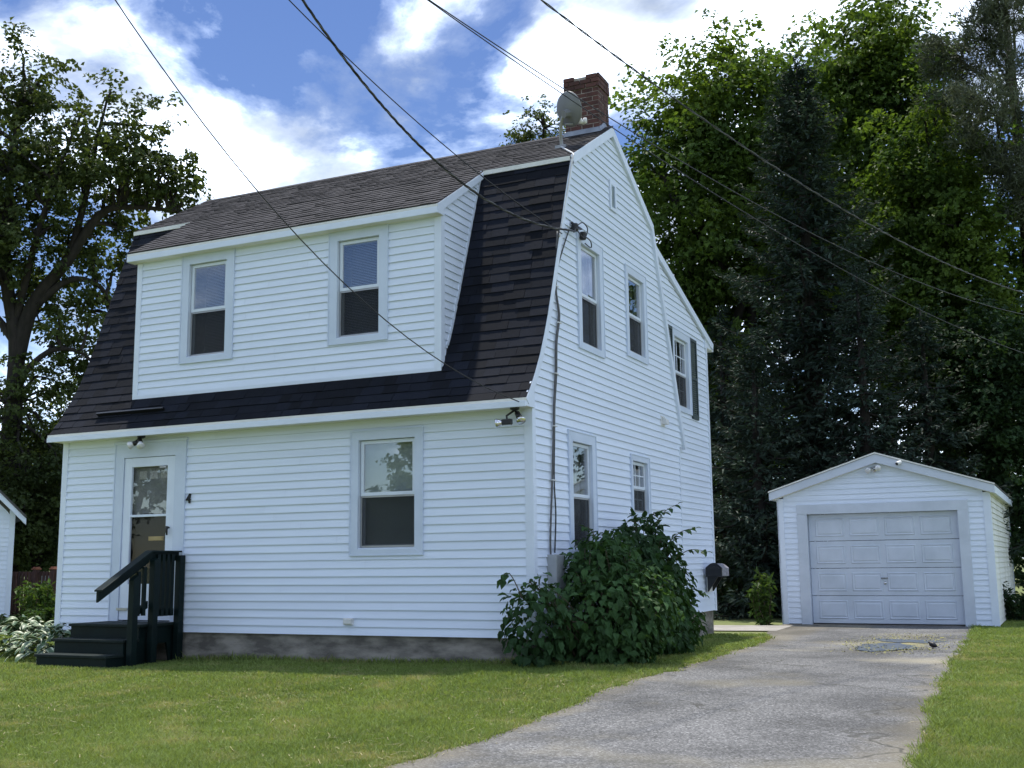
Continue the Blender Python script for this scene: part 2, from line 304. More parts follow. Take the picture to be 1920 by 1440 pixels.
# ------------------------------------------------------------------ the house
C = 0.1                                     # siding course
W = 7.277
FPROF = [(-.245, 2.685), (-.13, 2.82), (-.03, 2.952), (.06, 3.09), (.161, 3.253), (.29, 3.50), (.417, 3.784), (.60, 4.26), (.787, 4.775), (1.084, 5.593), (1.268, 6.047)]
RPROF = [(6.03, 2.66), (5.80, 3.18), (4.887, 5.44), (4.717, 5.874), (4.653, 6.03)]
RIDGE = (2.9, 7.01)
fy = lambda z: float(np.interp(z, [b for a, b in FPROF], [a for a, b in FPROF]))
ry = lambda z: float(np.interp(z, [b for a, b in RPROF], [a for a, b in RPROF]))
Pf = lambda u, z, o: (u, -o, z)
Ps = lambda u, z, o: (o, u, z)
DY = .11
Pd = lambda u, z, o: (u, DY-o, z)
DX0, DX1 = -6.13, -1.25
Pds = lambda u, z, o: (DX1+o, u, z)
EX = -.045
Pe = lambda u, z, o: (EX+o, u, z)
house = empty('gambrel_house', (-3.6, 2.9, -.35), 'two-storey white gambrel-roofed house with wide front dormer and brick chimney', 'house')
def intervals(a, b, holes, za, zb):
    zc = .5*(za+zb); out = [(a, b)]
    for (h0, h1, k0, k1) in holes:
        if k0 < zc < k1:
            nxt = []
            for (p, q) in out:
                if h1 <= p or h0 >= q: nxt.append((p, q))
                else:
                    if h0 > p: nxt.append((p, h0))
                    if h1 < q: nxt.append((h1, q))
            out = nxt
    return out
def clad(parent, P, lo, hi, z0, z1, holes, brk, mat, name='siding_board', course=C, wall=None, o_bot=.019, o_top=.002):
    """lapped boards: one object per unbroken board; lo/hi give the wall edges at a height"""
    if wall is not None:
        zs = sorted(set([z0, z1]+[b for b in brk if z0 < b < z1]+[v for h in wall for v in h[2:] if z0 < v < z1])); w = MB()
        for a, b in zip(zs[:-1], zs[1:]):
            for (p, q) in intervals(min(lo(a+1e-4), lo(b-1e-4)), max(hi(a+1e-4), hi(b-1e-4)), wall, a, b):
                pa = p if p > max(lo(a+1e-4), lo(b-1e-4))+1e-6 else lo(a+1e-4); pb = p if p > max(lo(a+1e-4), lo(b-1e-4))+1e-6 else lo(b-1e-4)
                qa = q if q < min(hi(a+1e-4), hi(b-1e-4))-1e-6 else hi(a+1e-4); qb = q if q < min(hi(a+1e-4), hi(b-1e-4))-1e-6 else hi(b-1e-4)
                w.hexa([P(pa, a, 0), P(qa, a, 0), P(qb, b, 0), P(pb, b, 0), P(pa, a, -.02), P(qa, a, -.02), P(qb, b, -.02), P(pb, b, -.02)])
        parent = w.build('wall', MATS['trim'], parent)
    k = 0; z = z0
    while z < z1-1e-6:
        zt = min(z+course, z1); cuts = sorted(set([z, zt]+[v for h in holes for v in h[2:] if z < v < zt]+[b for b in brk if z < b < zt]))
        seams = []
        if hi(z)-lo(z) > 3.4:
            su = lo(z)+(hi(z)-lo(z))*random.uniform(.2, .8); seams = [(su, su+.0028, z-.5, zt+.5)]
        pieces = []
        for a, b in zip(cuts[:-1], cuts[1:]):
            l0, l1, h0, h1 = lo(a+1e-5), lo(b-1e-5), hi(a+1e-5), hi(b-1e-5)
            if h0-l0 < .01 and h1-l1 < .01: continue
            for (p, q) in intervals(min(l0, l1), max(h0, h1), holes+seams, a, b):
                left = abs(p-min(l0, l1)) < 1e-9; right = abs(q-max(h0, h1)) < 1e-9
                pieces.append((a, b, l0 if left else p, l1 if left else p, h0 if right else q, h1 if right else q))
        groups = []
        for pc in pieces:
            hit = [g for g in groups if any(abs(e[1]-pc[0]) < 1e-6 and min(e[4], e[5]) > max(pc[2], pc[3]) and min(pc[4], pc[5]) > max(e[2], e[3]) for e in g)]
            new = [pc]
            for g in hit: new += g; groups.remove(g)
            groups.append(new)
        off = lambda t: o_bot+(o_top-o_bot)*(t-z)/course
        jit = random.uniform(-.0015, .0015)
        for g in groups:
            mb = MB()
            for (a, b, pa, pb, qa, qb) in g:
                if qb < pb: qb = pb
                mb.add([P(pa, a, off(a)+jit), P(qa, a, off(a)+jit), P(qb, b, off(b)+jit), P(pb, b, off(b)+jit)], [(0, 1, 2, 3)])
                if a == z: mb.add([P(pa, a, off(a)+jit), P(qa, a, off(a)+jit), P(qa, a+.002, .001), P(pa, a+.002, .001)], [(0, 1, 2, 3)])
            mb.build(name, mat, parent)
        z = zt; k += 1
    return parent

def window(parent, P, u0, u1, z0, z1, cw, style, grid=None, casing=True, sash_w=.042, sill=.07):
    """double-hung window: u0..z1 is the outside of the casing"""
    a, b, c, d = u0+cw, u1-cw, z0+sill, z1-cw; m = MB()
    t = .028 if casing else .03
    m.prism([(u0, z0), (u0, z1), (a, d), (a, c)], lambda u, z: P(u, z, 0), lambda u, z: P(u, z, t))
    m.prism([(u1, z0), (b, c), (b, d), (u1, z1)], lambda u, z: P(u, z, 0), lambda u, z: P(u, z, t))
    m.prism([(u0, z1), (u1, z1), (b, d), (a, d)], lambda u, z: P(u, z, 0), lambda u, z: P(u, z, t+.001))
    m.prism([(u0, z0), (a, c), (b, c), (u1, z0)], lambda u, z: P(u, z, 0), lambda u, z: P(u, z, t+.004))
    # channel lip round the casing
    for (p, q, r, s) in ((u0-.014, u0, z0-.014, z1+.014), (u1, u1+.014, z0-.014, z1+.014)): m.boxP(P, p, q, r, s, 0, .036)
    for (r, s) in ((z0-.014, z0), (z1, z1+.014)): m.boxP(P, u0, u1, r, s, 0, .036)
    w = m.build('window', MATS['casing'], parent)
    dp = .13; j = MB()
    j.boxP(P, a-.02, a, c-.02, d+.02, -dp, 0).boxP(P, b, b+.02, c-.02, d+.02, -dp, 0).boxP(P, a, b, d, d+.02, -dp, 0).boxP(P, a, b, c-.02, c+.012, -dp, .012)
    j.build('jamb', MATS['window_vinyl'], w)
    mid = c+(d-c)*.5
    def sash(s0, s1, o0, o1, glass, gr):
        k = MB(); e = .012; k.boxP(P, a+e, a+e+sash_w, s0, s1, o0, o1).boxP(P, b-e-sash_w, b-e, s0, s1, o0, o1)
        k.boxP(P, a+e+sash_w, b-e-sash_w, s0, s0+.04, o0, o1).boxP(P, a+e+sash_w, b-e-sash_w, s1-.04, s1, o0, o1)
        so = k.build('sash', MATS['window_vinyl'], w)
        g = MB(); om = .5*(o0+o1); g.boxP(P, a+e+sash_w-.004, b-e-sash_w+.004, s0+.036, s1-.036, om-.002, om+.002); g.build('pane', MATS[glass], w)
        if gr:
            n = MB(); p, q = a+e+sash_w, b-e-sash_w
            for i in range(1, gr[0]): n.boxP(P, p+(q-p)*i/gr[0]-.008, p+(q-p)*i/gr[0]+.008, s0+.04, s1-.04, om-.006, om+.006)
            for i in range(1, gr[1]): n.boxP(P, p, q, s0+.04+(s1-s0-.08)*i/gr[1]-.008, s0+.04+(s1-s0-.08)*i/gr[1]+.008, om-.0065, om+.0065)
            n.build('muntin', MATS['window_vinyl'], w)
    sash(mid-.02, d-.008, -.045, -.018, 'glass_bright', grid)
    sash(c+.014, mid+.02, -.078, -.050, 'glass', grid)
    k = MB(); k.boxP(P, a+.012, b-.012, c+.02, mid-.025, -.034, -.033); k.build('insect_screen', MATS['screen'], w)
    k = MB(); 
    for (p, q, r, s) in ((a+.012, a+.030, c+.02, mid-.022), (b-.030, b-.012, c+.02, mid-.022), (a+.03, b-.03, c+.02, c+.04), (a+.03, b-.03, mid-.042, mid-.022)): k.boxP(P, p, q, r, s, -.040, -.026)
    k.build('screen_frame', MATS['aluminium'], w)
    k = MB(); k.boxP(P, a-.06, b+.06, c-.06, d+.06, -.42, -.40); k.build('unlit_room_panel', MATS['unlit_room'], w)  # added dark sheet: shade of the unlit room put into its colour
    if style == 'blind':
        k = MB(); z = c+.03
        while z < d-.03:
            k.add([P(a+.02, z, -.105), P(b-.02, z, -.105), P(b-.02, z+.013, -.122), P(a+.02, z+.013, -.122)], [(0, 1, 2, 3)]); z += .021
        k.boxP(P, a+.02, b-.02, d-.04, d-.005, -.125, -.10); k.build('blind', MATS['blind'], w)
    elif style == 'shade':
        k = MB(); k.boxP(P, a+.015, b-.015, c+.03, d-.01, -.125, -.12); k.build('roller_shade', MATS['shade'], w)
    elif style == 'curtain' or style == 'both':
        for (p, q) in ((a+.01, a+(b-a)*.36), (b-(b-a)*.36, b-.01)):
            vs = []; n = 20
            for i in range(n+1):
                u = p+(q-p)*i/n; o = -.15+.014*math.sin(i*1.9)
                vs += [P(u, c+.01, o), P(u, d-.01, o)]
            k = MB(); k.add(vs, [(2*i, 2*i+2, 2*i+3, 2*i+1) for i in range(n)]); k.build('curtain', MATS['curtain'], w, True)
        if style == 'both':
            k = MB(); z = mid
            while z < d-.02:
                k.add([P(a+.02, z, -.100), P(b-.02, z, -.100), P(b-.02, z+.012, -.115), P(a+.02, z+.012, -.115)], [(0, 1, 2, 3)]); z += .021
            k.build('blind', MATS['blind'], w)
    return w
def hole(u0, u1, z0, z1): return (u0-.012, u1+.012, z0-.012, z1+.012)
def inner(u0, u1, z0, z1, cw, sill=.07): return (u0+cw-.02, u1-cw+.02, z0+sill-.02, z1-cw+.02)

# foundation
m = MB(); m.box(-W+.03, -.03, .03, 5.8, -.128, -.004); m.box(-W+.022, -.022, .022, 5.8, -.9, -.128); m.box(-W+.03, EX-.03, 5.8, 7.72, -.9, -.004)
m.build('foundation', MATS['concrete'], house)
# front wall
FW = (-2.44, -1.43, .957, 2.46); DOOR = (-6.29, -5.06, .10, 2.545); LEAF = (-6.14, -5.235, .13, 2.325)
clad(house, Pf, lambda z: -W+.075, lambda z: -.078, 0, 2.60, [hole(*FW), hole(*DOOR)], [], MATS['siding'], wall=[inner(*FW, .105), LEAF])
fwin = window(house, Pf, *FW, .105, 'shade')
# side (gable) wall
GW = [((1.49, 2.40, 3.575, 5.10), .115, 'both', None), ((3.35, 4.25, 3.775, 5.107), .105, 'both', None), ((1.06, 1.97, .93, 2.45), .12, 'curtain', None), ((3.365, 4.165, 1.45, 2.337), .075, 'curtain', (3, 2))]
def glo(z): return .065 if z < 2.66 else (fy(z)+.085 if z < 6.047 else 1.268+(z-6.047)/(7.01-6.047)*(2.9-1.268)+.12)
def ghi(z): return 5.745 if z < 2.66 else (ry(z)-.045 if z < 6.03 else 4.653-(z-6.03)/(7.01-6.03)*(4.653-2.9)-.10)
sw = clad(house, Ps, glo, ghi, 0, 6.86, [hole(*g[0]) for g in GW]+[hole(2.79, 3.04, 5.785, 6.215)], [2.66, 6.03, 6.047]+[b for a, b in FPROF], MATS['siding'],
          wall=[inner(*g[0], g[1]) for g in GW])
for g in GW: window(house, Ps, *g[0], g[1], g[2], g[3])
# wall fill behind the rake trims
m = MB(); pr = [(0, 0), (5.78, 0), (5.78, 2.6)]+[(y-.02, z) for y, z in RPROF]+[(2.9, 6.98)]+[(y+.02, z-.01) for y, z in reversed(FPROF)]+[(0, 2.6)]
# (left gable wall, out of sight)
m.prism(pr, lambda y, z: (-W, y, z), lambda y, z: (-W+.02, y, z)); m.build('wall', MATS['siding'], house)
# extension wall
EYR = 7.774; ESL = (5.83, 4.725, 4.70, 8.13)   # roof line (z at y) from (4.70,5.83) to (8.13,4.725)
ez = lambda y: 5.83+(y-4.70)*(4.725-5.83)/(8.13-4.70)
ey = lambda z: 4.70+(z-5.83)*(8.13-4.70)/(4.725-5.83)
XW = (5.69, 6.68, 3.285, 4.615)
def elo(z): return 5.785 if z < 2.66 else ry(z)+.05
def ehi(z): return EYR-.06 if z < ez(EYR)-.12 else min(EYR-.06, ey(z+.12))
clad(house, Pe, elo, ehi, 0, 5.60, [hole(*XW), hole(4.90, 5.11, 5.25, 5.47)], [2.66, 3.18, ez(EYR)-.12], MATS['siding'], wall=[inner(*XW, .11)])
window(house, Pe, *XW, .11, 'shade2', (3, 2))
for (a, b) in ((5.28, 5.665), (6.70, 7.055)):
    m = MB(); z0, z1 = 3.225, 4.62; o0, o1 = .018, .042
    m.boxP(Pe, a, a+.04, z0, z1, o0, o1).boxP(Pe, b-.04, b, z0, z1, o0, o1)
    for (p, q) in ((z0, z0+.08), (z1-.05, z1), (3.90, 3.95)): m.boxP(Pe, a+.04, b-.04, p, q, o0, o1-.001)
    sh = m.build('shutter', MATS['shutter'], house); sl = MB(); z = z0+.085
    while z < z1-.07:
        if not 3.875 < z < 3.95: sl.add([Pe(a+.04, z, o1-.004), Pe(b-.04, z, o1-.004), Pe(b-.04, z+.034, o0+.004), Pe(a+.04, z+.034, o0+.004)], [(0, 1, 2, 3)])
        z += .037
    sl.build('louvres', MATS['shutter'], sh)
m = MB(); m.box(-W, EX, EYR-.02, EYR, 0, 4.75); m.build('wall', MATS['siding'], house)
m = MB(); m.prism([(5.7, 0), (EYR, 0), (EYR, 4.75), (4.75, 5.75)], lambda y, z: (-W, y, z), lambda y, z: (-W+.02, y, z)); m.build('wall', MATS['siding'], house)
# corner boards
def post(x0, x1, y0, y1, z0, z1): return MB().box(x0, x1, y0, y1, z0, z1)
m = post(-.082, .022, -.022, -.001, -.01, 2.60); m.box(.0, .022, -.001, .07, -.01, 2.64); m.build('corner_board', MATS['trim'], house)
m = post(-W-.022, -W+.08, -.022, .0, -.01, 2.60); m.box(-W-.022, -W, .0, .1, -.01, 2.6); m.build('corner_board', MATS['trim'], house)
m = MB(); m.box(EX, EX+.024, EYR-.065, EYR, -.01, 4.70); m.box(EX-.1, EX+.024, EYR, EYR+.022, -.01, 4.7); m.build('corner_board', MATS['trim'], house)
m = MB(); m.box(.0, .019, 5.745, 5.785, 0, 2.66); m.build('seam_strip', MATS['trim'], house)
m = MB(); m.boxP(Pds, DY-.0, DY+.07, 3.21, 5.26, 0, .022); m.box(DX1-.075, DX1+.022, DY-.022, DY-.001, 3.155, 5.105); m.build('corner_board', MATS['trim'], house)
m = MB(); m.box(DX0-.022, DX0+.07, DY-.022, DY-.001, 3.155, 5.105); m.box(DX0-.022, DX0, DY, DY+.07, 3.2, 5.2); m.build('corner_board', MATS['trim'], house)
# rake boards on the gable
def rake(pts, wdt, x0, x1, name='rake_board', mat='trim', side=1):
    """band of width wdt below a polyline in the y-z plane"""
    mb = MB(); P2 = [np.array(p) for p in pts]; offs = []
    for i in range(len(P2)):
        t = P2[min(i+1, len(P2)-1)]-P2[max(i-1, 0)]; t = t/np.linalg.norm(t); n = np.array([t[1], -t[0]])*side; offs.append(P2[i]+n*wdt)
    for i in range(len(P2)-1):
        q = [P2[i], P2[i+1], offs[i+1], offs[i]]
        mb.hexa([(x0, a, b) for a, b in q]+[(x1, a, b) for a, b in q])
    return mb.build(name, MATS[mat], house)
rake([(y, z-.002) for y, z in FPROF], .095, .0, .053); rake([(1.25, 6.062), (2.9, 7.037)], .12, .0, .053); rake([(2.9, 7.037), (4.68, 6.04)], .12, .0, .0525)
rake(list(reversed(RPROF)), .085, .0, .055); rake([(4.60, 5.885), (8.135, 4.745)], .12, EX, EX+.056)
# roof decks
def deck(name, pts, x0, x1, th, mat, parent=None):
    mb = MB(); P2 = [np.array(p, float) for p in pts]; lo_ = []
    for i in range(len(P2)):
        t = P2[min(i+1, len(P2)-1)]-P2[max(i-1, 0)]; t = t/np.linalg.norm(t); n = np.array([-t[1], t[0]]); n = n if n[1] > 0 else -n; lo_.append(P2[i]-n*th)
    for i in range(len(P2)-1):
        q = [P2[i], P2[i+1], lo_[i+1], lo_[i]]; mb.hexa([(x0, a, b) for a, b in q]+[(x1, a, b) for a, b in q])
    return mb.build(name, MATS[mat], parent or house)
XL, XR = -W-.075, .048
low = [p for p in FPROF if p[1] <= 3.26]
roof_low = deck('lower_roof', low, XL, XR, .04, 'roof_deck')
deck('lower_roof_deck', [p for p in FPROF if p[1] >= 3.25], DX1-.01, XR, .04, 'roof_deck', roof_low)
deck('lower_roof_deck', [p for p in FPROF if p[1] >= 3.25], XL, DX0+.01, .04, 'roof_deck', roof_low)
BRK = (1.235, 6.046)
UP_S = (RIDGE[1]+.03-BRK[1])/(RIDGE[0]-BRK[0]); RT = (2.9, RIDGE[1]+.03)
roof_up = deck('upper_roof', [BRK, RT], XL, XR, .045, 'roof_deck')
deck('upper_roof_rear', [RT, (4.70, 6.03)], XL, XR, .045, 'roof_deck', roof_up)
EAVE = (-.035, 5.235); DXa, DXb = DX0-.10, DX1+.045
roof_dorm = deck('dormer_roof', [EAVE, (1.27, 6.065)], DXa, DXb, .04, 'roof_deck')
roof_ext = deck('extension_roof', [(4.62, 5.87), (8.14, 4.735)], XL, EX+.05, .05, 'garage_roof')
MB().box(-W+.021, -.021, 4.56, 4.60, 5.70, 6.02).build('wall', MATS['siding'], house)
# break drip edge, fascias, soffits
for (a, b) in ((XL, DXa-.0), (DXb, XR)):
    m = MB(); m.box(a, b, 1.215, 1.233, 5.985, 6.045); m.build('drip_edge', MATS['soffit'], house)
m = MB(); m.box(XL, XR, -.275, -.25, 2.588, 2.655); m.build('eave_fascia', MATS['trim'], house)
m = MB(); m.box(XL-.002, XR+.002, -.262, -.235, 2.655, 2.690); m.build('eave_moulding', MATS['soffit'], house)
m = MB(); m.box(XL+.01, XR-.01, -.25, .0, 2.598, 2.612); m.build('soffit', MATS['soffit'], house)
m = MB(); m.prism([(-.25, 2.6), (0, 2.6), (0, 3.0), (-.25, 2.68)], lambda y, z: (XR-.022, y, z), lambda y, z: (XR-.002, y, z)); m.build('eave_return', MATS['trim'], house)
m = MB(); m.box(DXa, DXb-.005, EAVE[0]-.012, EAVE[0]+.006, 5.112, 5.19); m.build('eave_fascia', MATS['trim'], house)
m = MB(); m.box(DXa-.002, DXb-.003, EAVE[0]-.006, EAVE[0]+.02, 5.19, 5.226); m.build('eave_moulding', MATS['soffit'], house)
m = MB(); m.box(DXa+.004, DXb-.004, EAVE[0]+.006, DY, 5.108, 5.122); m.build('soffit', MATS['soffit'], house)
dsl = (6.065-EAVE[1])/(1.27-EAVE[0])
m = MB(); m.prism([(EAVE[0], EAVE[1]-.004), (1.22, EAVE[1]+dsl*(1.22-EAVE[0])-.004), (1.22, EAVE[1]+dsl*(1.22-EAVE[0])-.10), (DY+.0, 5.20), (DY, 5.112), (EAVE[0], 5.112)], lambda y, z: (DX1+.018, y, z), lambda y, z: (DXb+.006, y, z)); m.build('rake_board', MATS['trim'], house)
m = MB(); m.box(XL, EX+.05, 8.10, 8.125, 4.60, 4.72); m.build('eave_fascia', MATS['trim'], house)
m = MB(); m.box(XL, EX+.045, EYR, 8.10, 4.61, 4.625); m.build('soffit', MATS['soffit'], house)
m = MB(); m.prism([(EYR-.12, 4.85), (8.10, 4.74), (8.10, 4.60), (EYR-.12, 4.60)], lambda y, z: (EX+.001, y, z), lambda y, z: (EX+.03, y, z)); m.build('eave_return', MATS['trim'], house)
# dormer walls
DW = [(-5.32, -4.435, 3.60, 5.10), (-2.875, -2.005, 3.63, 5.105)]
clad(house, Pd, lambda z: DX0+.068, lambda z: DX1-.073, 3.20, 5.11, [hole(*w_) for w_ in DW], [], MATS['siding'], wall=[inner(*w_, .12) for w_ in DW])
for w_ in DW: window(house, Pd, *w_, .12, 'blind')
m = MB(); m.box(DX0-.022, DX1+.022, DY-.02, DY+.0, 3.155, 3.20); m.build('skirt_board', MATS['trim'], house)
def dlo(z): return DY+.07 if z < 5.29 else max(DY+.07, EAVE[0]+(z+.07-EAVE[1])/dsl)
def dhi(z): return fy(z)-.012
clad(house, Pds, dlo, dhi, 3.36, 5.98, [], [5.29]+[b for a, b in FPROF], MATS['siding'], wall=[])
m = MB()
for (y0, z0), (y1, z1) in zip(FPROF[5:-1], FPROF[6:]):
    m.hexa([(DX1, y0-.05, z0), (DX1, y0+.01, z0), (DX1, y1+.01, z1), (DX1, y1-.05, z1), (DX1+.02, y0-.05, z0), (DX1+.02, y0+.01, z0), (DX1+.02, y1+.01, z1), (DX1+.02, y1-.05, z1)])
m.build('corner_board', MATS['trim'], house)
m = MB(); m.prism([(DY, 3.18), (DY, 5.3), (1.2, 5.98)]+[(y, z) for y, z in reversed(FPROF) if 3.3 < z < 6.0], lambda y, z: (DX0, y, z), lambda y, z: (DX0+.02, y, z)); m.build('wall', MATS['siding'], house)

# shingles
def unit_shingle(exp, tb=.011, tt=.003):
    mb = MB(); L = exp*1.08
    mb.hexa([(0, 0, .0), (1, 0, .0), (1, L, .0), (0, L, 0), (0, 0, tb), (1, 0, tb), (1, L, tt), (0, L, tt)]); return mb.mesh('shingle')
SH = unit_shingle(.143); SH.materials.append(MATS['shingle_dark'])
arc = [0.0]
for a, b in zip(FPROF[:-1], FPROF[1:]): arc.append(arc[-1]+math.dist(a, b))
tabs = []; s = -.01; k = 0
while s < arc[-1]-.10:
    sc = max(s, 0); y = float(np.interp(sc, arc, [p[0] for p in FPROF])); z = float(np.interp(sc, arc, [p[1] for p in FPROF]))
    y2 = float(np.interp(sc+.143, arc, [p[0] for p in FPROF])); z2 = float(np.interp(sc+.143, arc, [p[1] for p in FPROF]))
    ang = math.atan2(z2-z, y2-y); spans = [(XL, XR)] if z < 3.12 else [(XL, DX0-.024), (DX1+.026, XR)]
    for (a, b) in spans:
        x = a; first = True
        while x < b-.01:
            wd = random.choice([.17, .21, .24, .28, .31]); 
            if first: wd *= random.uniform(.4, 1); first = False
            if b-(x+wd) < .09: wd = b-x
            tabs.append((x, y, z, ang, wd, random.uniform(-.004, .003))); x += wd
    s += .143; k += 1
random.shuffle(tabs)
for i, (x, y, z, ang, wd, dj) in enumerate(tabs[:300]):
    o = bpy.data.objects.new('shingle', SH); o.location = (x+.0015, y+dj*math.cos(ang), z+dj*math.sin(ang)); o.rotation_euler = (ang, 0, 0); o.scale = (wd-.003, 1, random.uniform(.8, 1.5)); link(o, roof_low)
def joined_tabs(name, tabs, exp, mat, parent):
    base = np.array([v.co[:] for v in SH.vertices]); faces = np.array([p.vertices[:] for p in SH.polygons]); V = []; Fc = []
    for n, (x, y, z, ang, wd, dj) in enumerate(tabs):
        ca, sa = math.cos(ang), math.sin(ang); b = base.copy(); b[:, 0] *= wd-.003; b[:, 1] *= exp/.143
        b[:, 2] *= random.uniform(1.1, 1.9)
        V.append(np.stack([x+b[:, 0], y+dj*ca+b[:, 1]*ca-b[:, 2]*sa, z+dj*sa+b[:, 1]*sa+b[:, 2]*ca], -1)); Fc.append(faces+8*n)
    o = add_mesh(name, fast_mesh(name, np.concatenate(V), np.concatenate(Fc)), MATS[mat], parent); tag(o, kind='stuff'); return o
if len(tabs) > 300: joined_tabs('remaining_shingles', tabs[300:], .143, 'shingle_dark', roof_low)
def plane_tabs(p0, p1, x0, x1, exp, skip=None):
    out = []; L = math.dist(p0, p1); ang = math.atan2(p1[1]-p0[1], p1[0]-p0[0]); s = 0
    while s < L-.03:
        y = p0[0]+math.cos(ang)*s; z = p0[1]+math.sin(ang)*s; x = x0; f = True
        while x < x1-.01:
            wd = random.choice([.10, .14, .18, .22, .27]); 
            if f: wd *= random.uniform(.4, 1); f = False
            if x1-(x+wd) < .07: wd = x1-x
            out.append((x, y, z, ang, wd, random.uniform(-.004, .002))); x += wd
        s += exp
    return out
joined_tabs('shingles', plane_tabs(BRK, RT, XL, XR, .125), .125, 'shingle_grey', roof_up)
joined_tabs('shingles', plane_tabs(EAVE, (1.30, EAVE[1]+dsl*(1.30-EAVE[0])), DXa, DXb, .125), .125, 'shingle_grey', roof_dorm)
m = MB(); m.prism([(2.78, RT[1]-.07+.018), (2.9, RT[1]+.018), (3.02, RT[1]-.07+.018), (3.02, RT[1]-.085+.018), (2.9, RT[1]+.003), (2.78, RT[1]-.085+.018)], lambda y, z: (XL, y, z), lambda y, z: (XR, y, z)); m.build('ridge_cap', MATS['shingle_grey'], roof_up)
# rain diverter on the roof above the door
m = MB(); a = (-.06, 2.93); m.hexa([(-6.62, a[0], a[1]), (-5.42, a[0], a[1]), (-5.42, a[0]+.02, a[1]+.02), (-6.62, a[0]+.02, a[1]+.02), (-6.62, a[0]-.05, a[1]+.035), (-5.42, a[0]-.05, a[1]+.035), (-5.42, a[0]-.03, a[1]+.055), (-6.62, a[0]-.03, a[1]+.055)])
m.build('rain_diverter', MATS['black_metal'], house)
# chimney
ch = MB(); CX0, CX1, CY0, CY1, CZ0, CZ1 = -.60, -.085, 2.70, 3.11, 6.75, 7.825
ch.box(CX0+.005, CX1-.005, CY0+.005, CY1-.005, CZ0, CZ1-.03); chim = ch.build('chimney', MATS['mortar'], house)
bm_ = MB(); bm_.box(0, 1, 0, 1, 0, 1); BRK_ME = bm_.mesh('brick'); BRK_ME.materials.append(MATS['brick'])
bh = .0575; pitch = .0685; nb = int((CZ1-CZ0)/pitch)
def brick(x0, x1, y0, y1, z):
    o = bpy.data.objects.new('brick', BRK_ME); j = random.uniform(-.003, .003); o.location = (x0+j, y0+j, z+random.uniform(-.001, .001)); o.scale = (x1-x0, y1-y0, bh); link(o, chim)
for r in range(nb):
    z = CZ1-(nb-r)*pitch; e = .016 if nb-4 < r < nb-1 or r == nb-1 else 0.0; e = .016 if r >= nb-3 else 0.0
    cx0, cx1, cy0, cy1 = CX0-e, CX1+e, CY0-e, CY1+e; off = (r % 2)*.5; bl = .172
    for (fy0, fy1) in ((cy0, cy0+.095), (cy1-.095, cy1)):
        x = cx0-off*bl
        while x < cx1-.01:
            a, b = max(x, cx0), min(x+bl-.011, cx1)
            if cx1-b < .03: b = cx1
            if b-a > .03 and not (r == nb-1 and random.random() < .18): brick(a, b, fy0, fy1, z)
            x += bl
    for (fx0, fx1) in ((cx0, cx0+.095), (cx1-.095, cx1)):
        y = cy0+.106-(.5-off)*bl*.0
        ys_ = [cy0+.106, cy1-.106]; n_ = 1 if r % 2 else 2; wd = (ys_[1]-ys_[0]-.011*(n_-1))/n_
        for i in range(n_): brick(fx0, fx1, ys_[0]+i*(wd+.011), ys_[0]+i*(wd+.011)+wd, z)
m = MB()
for (a, b) in (((CY0-.03, 6.80+.12), (2.9, 7.06)), ((2.9, 7.06), (CY1+.03, 6.92))):
    m.hexa([(CX0-.03, a[0], a[1]), (CX1+.03, a[0], a[1]), (CX1+.03, b[0], b[1]), (CX0-.03, b[0], b[1])]+[(CX0-.018, a[0]+.008, a[1]+.07), (CX1+.018, a[0]+.008, a[1]+.07), (CX1+.018, b[0], b[1]+.07), (CX0-.018, b[0], b[1]+.07)])
m.build('flashing', MATS['lead'], chim)
# gable vents, outlet hood
def vent(P, u0, u1, z0, z1):
    mb = MB(); mb.boxP(P, u0, u0+.05, z0, z1, 0, .03).boxP(P, u1-.05, u1, z0, z1, 0, .03).boxP(P, u0+.05, u1-.05, z0, z0+.05, 0, .03).boxP(P, u0+.05, u1-.05, z1-.05, z1, 0, .03).boxP(P, u0+.05, u1-.05, z0+.05, z1-.05, -.001, .002)
    v = mb.build('gable_vent', MATS['trim'], house); l = MB(); z = z0+.05
    while z < z1-.06: l.add([P(u0+.05, z, .028), P(u1-.05, z, .028), P(u1-.05, z+.02, .006), P(u0+.05, z+.02, .006)], [(0, 1, 2, 3)]); z += .03
    l.build('louvres', MATS['trim'], v); return v
vent(Ps, 2.79, 3.04, 5.785, 6.215); vent(Pe, 4.90, 5.11, 5.25, 5.47)
m = MB(); m.boxP(Ps, 4.83, 5.02, 2.90, 3.06, .0, .022); m.prism([(2.93, .022), (3.05, .022), (3.0, .09), (2.93, .10)], lambda z, o: Ps(4.86, z, o), lambda z, o: Ps(4.99, z, o)); m.build('dryer_vent', MATS['white_plastic'], house)
m = MB(); m.boxP(Pf, -2.515, -2.385, .125, .205, .0, .05); m.boxP(Pf, -2.505, -2.395, .135, .195, .05, .062); m.build('outlet_cover', MATS['white_plastic'], house, bevel=.004)

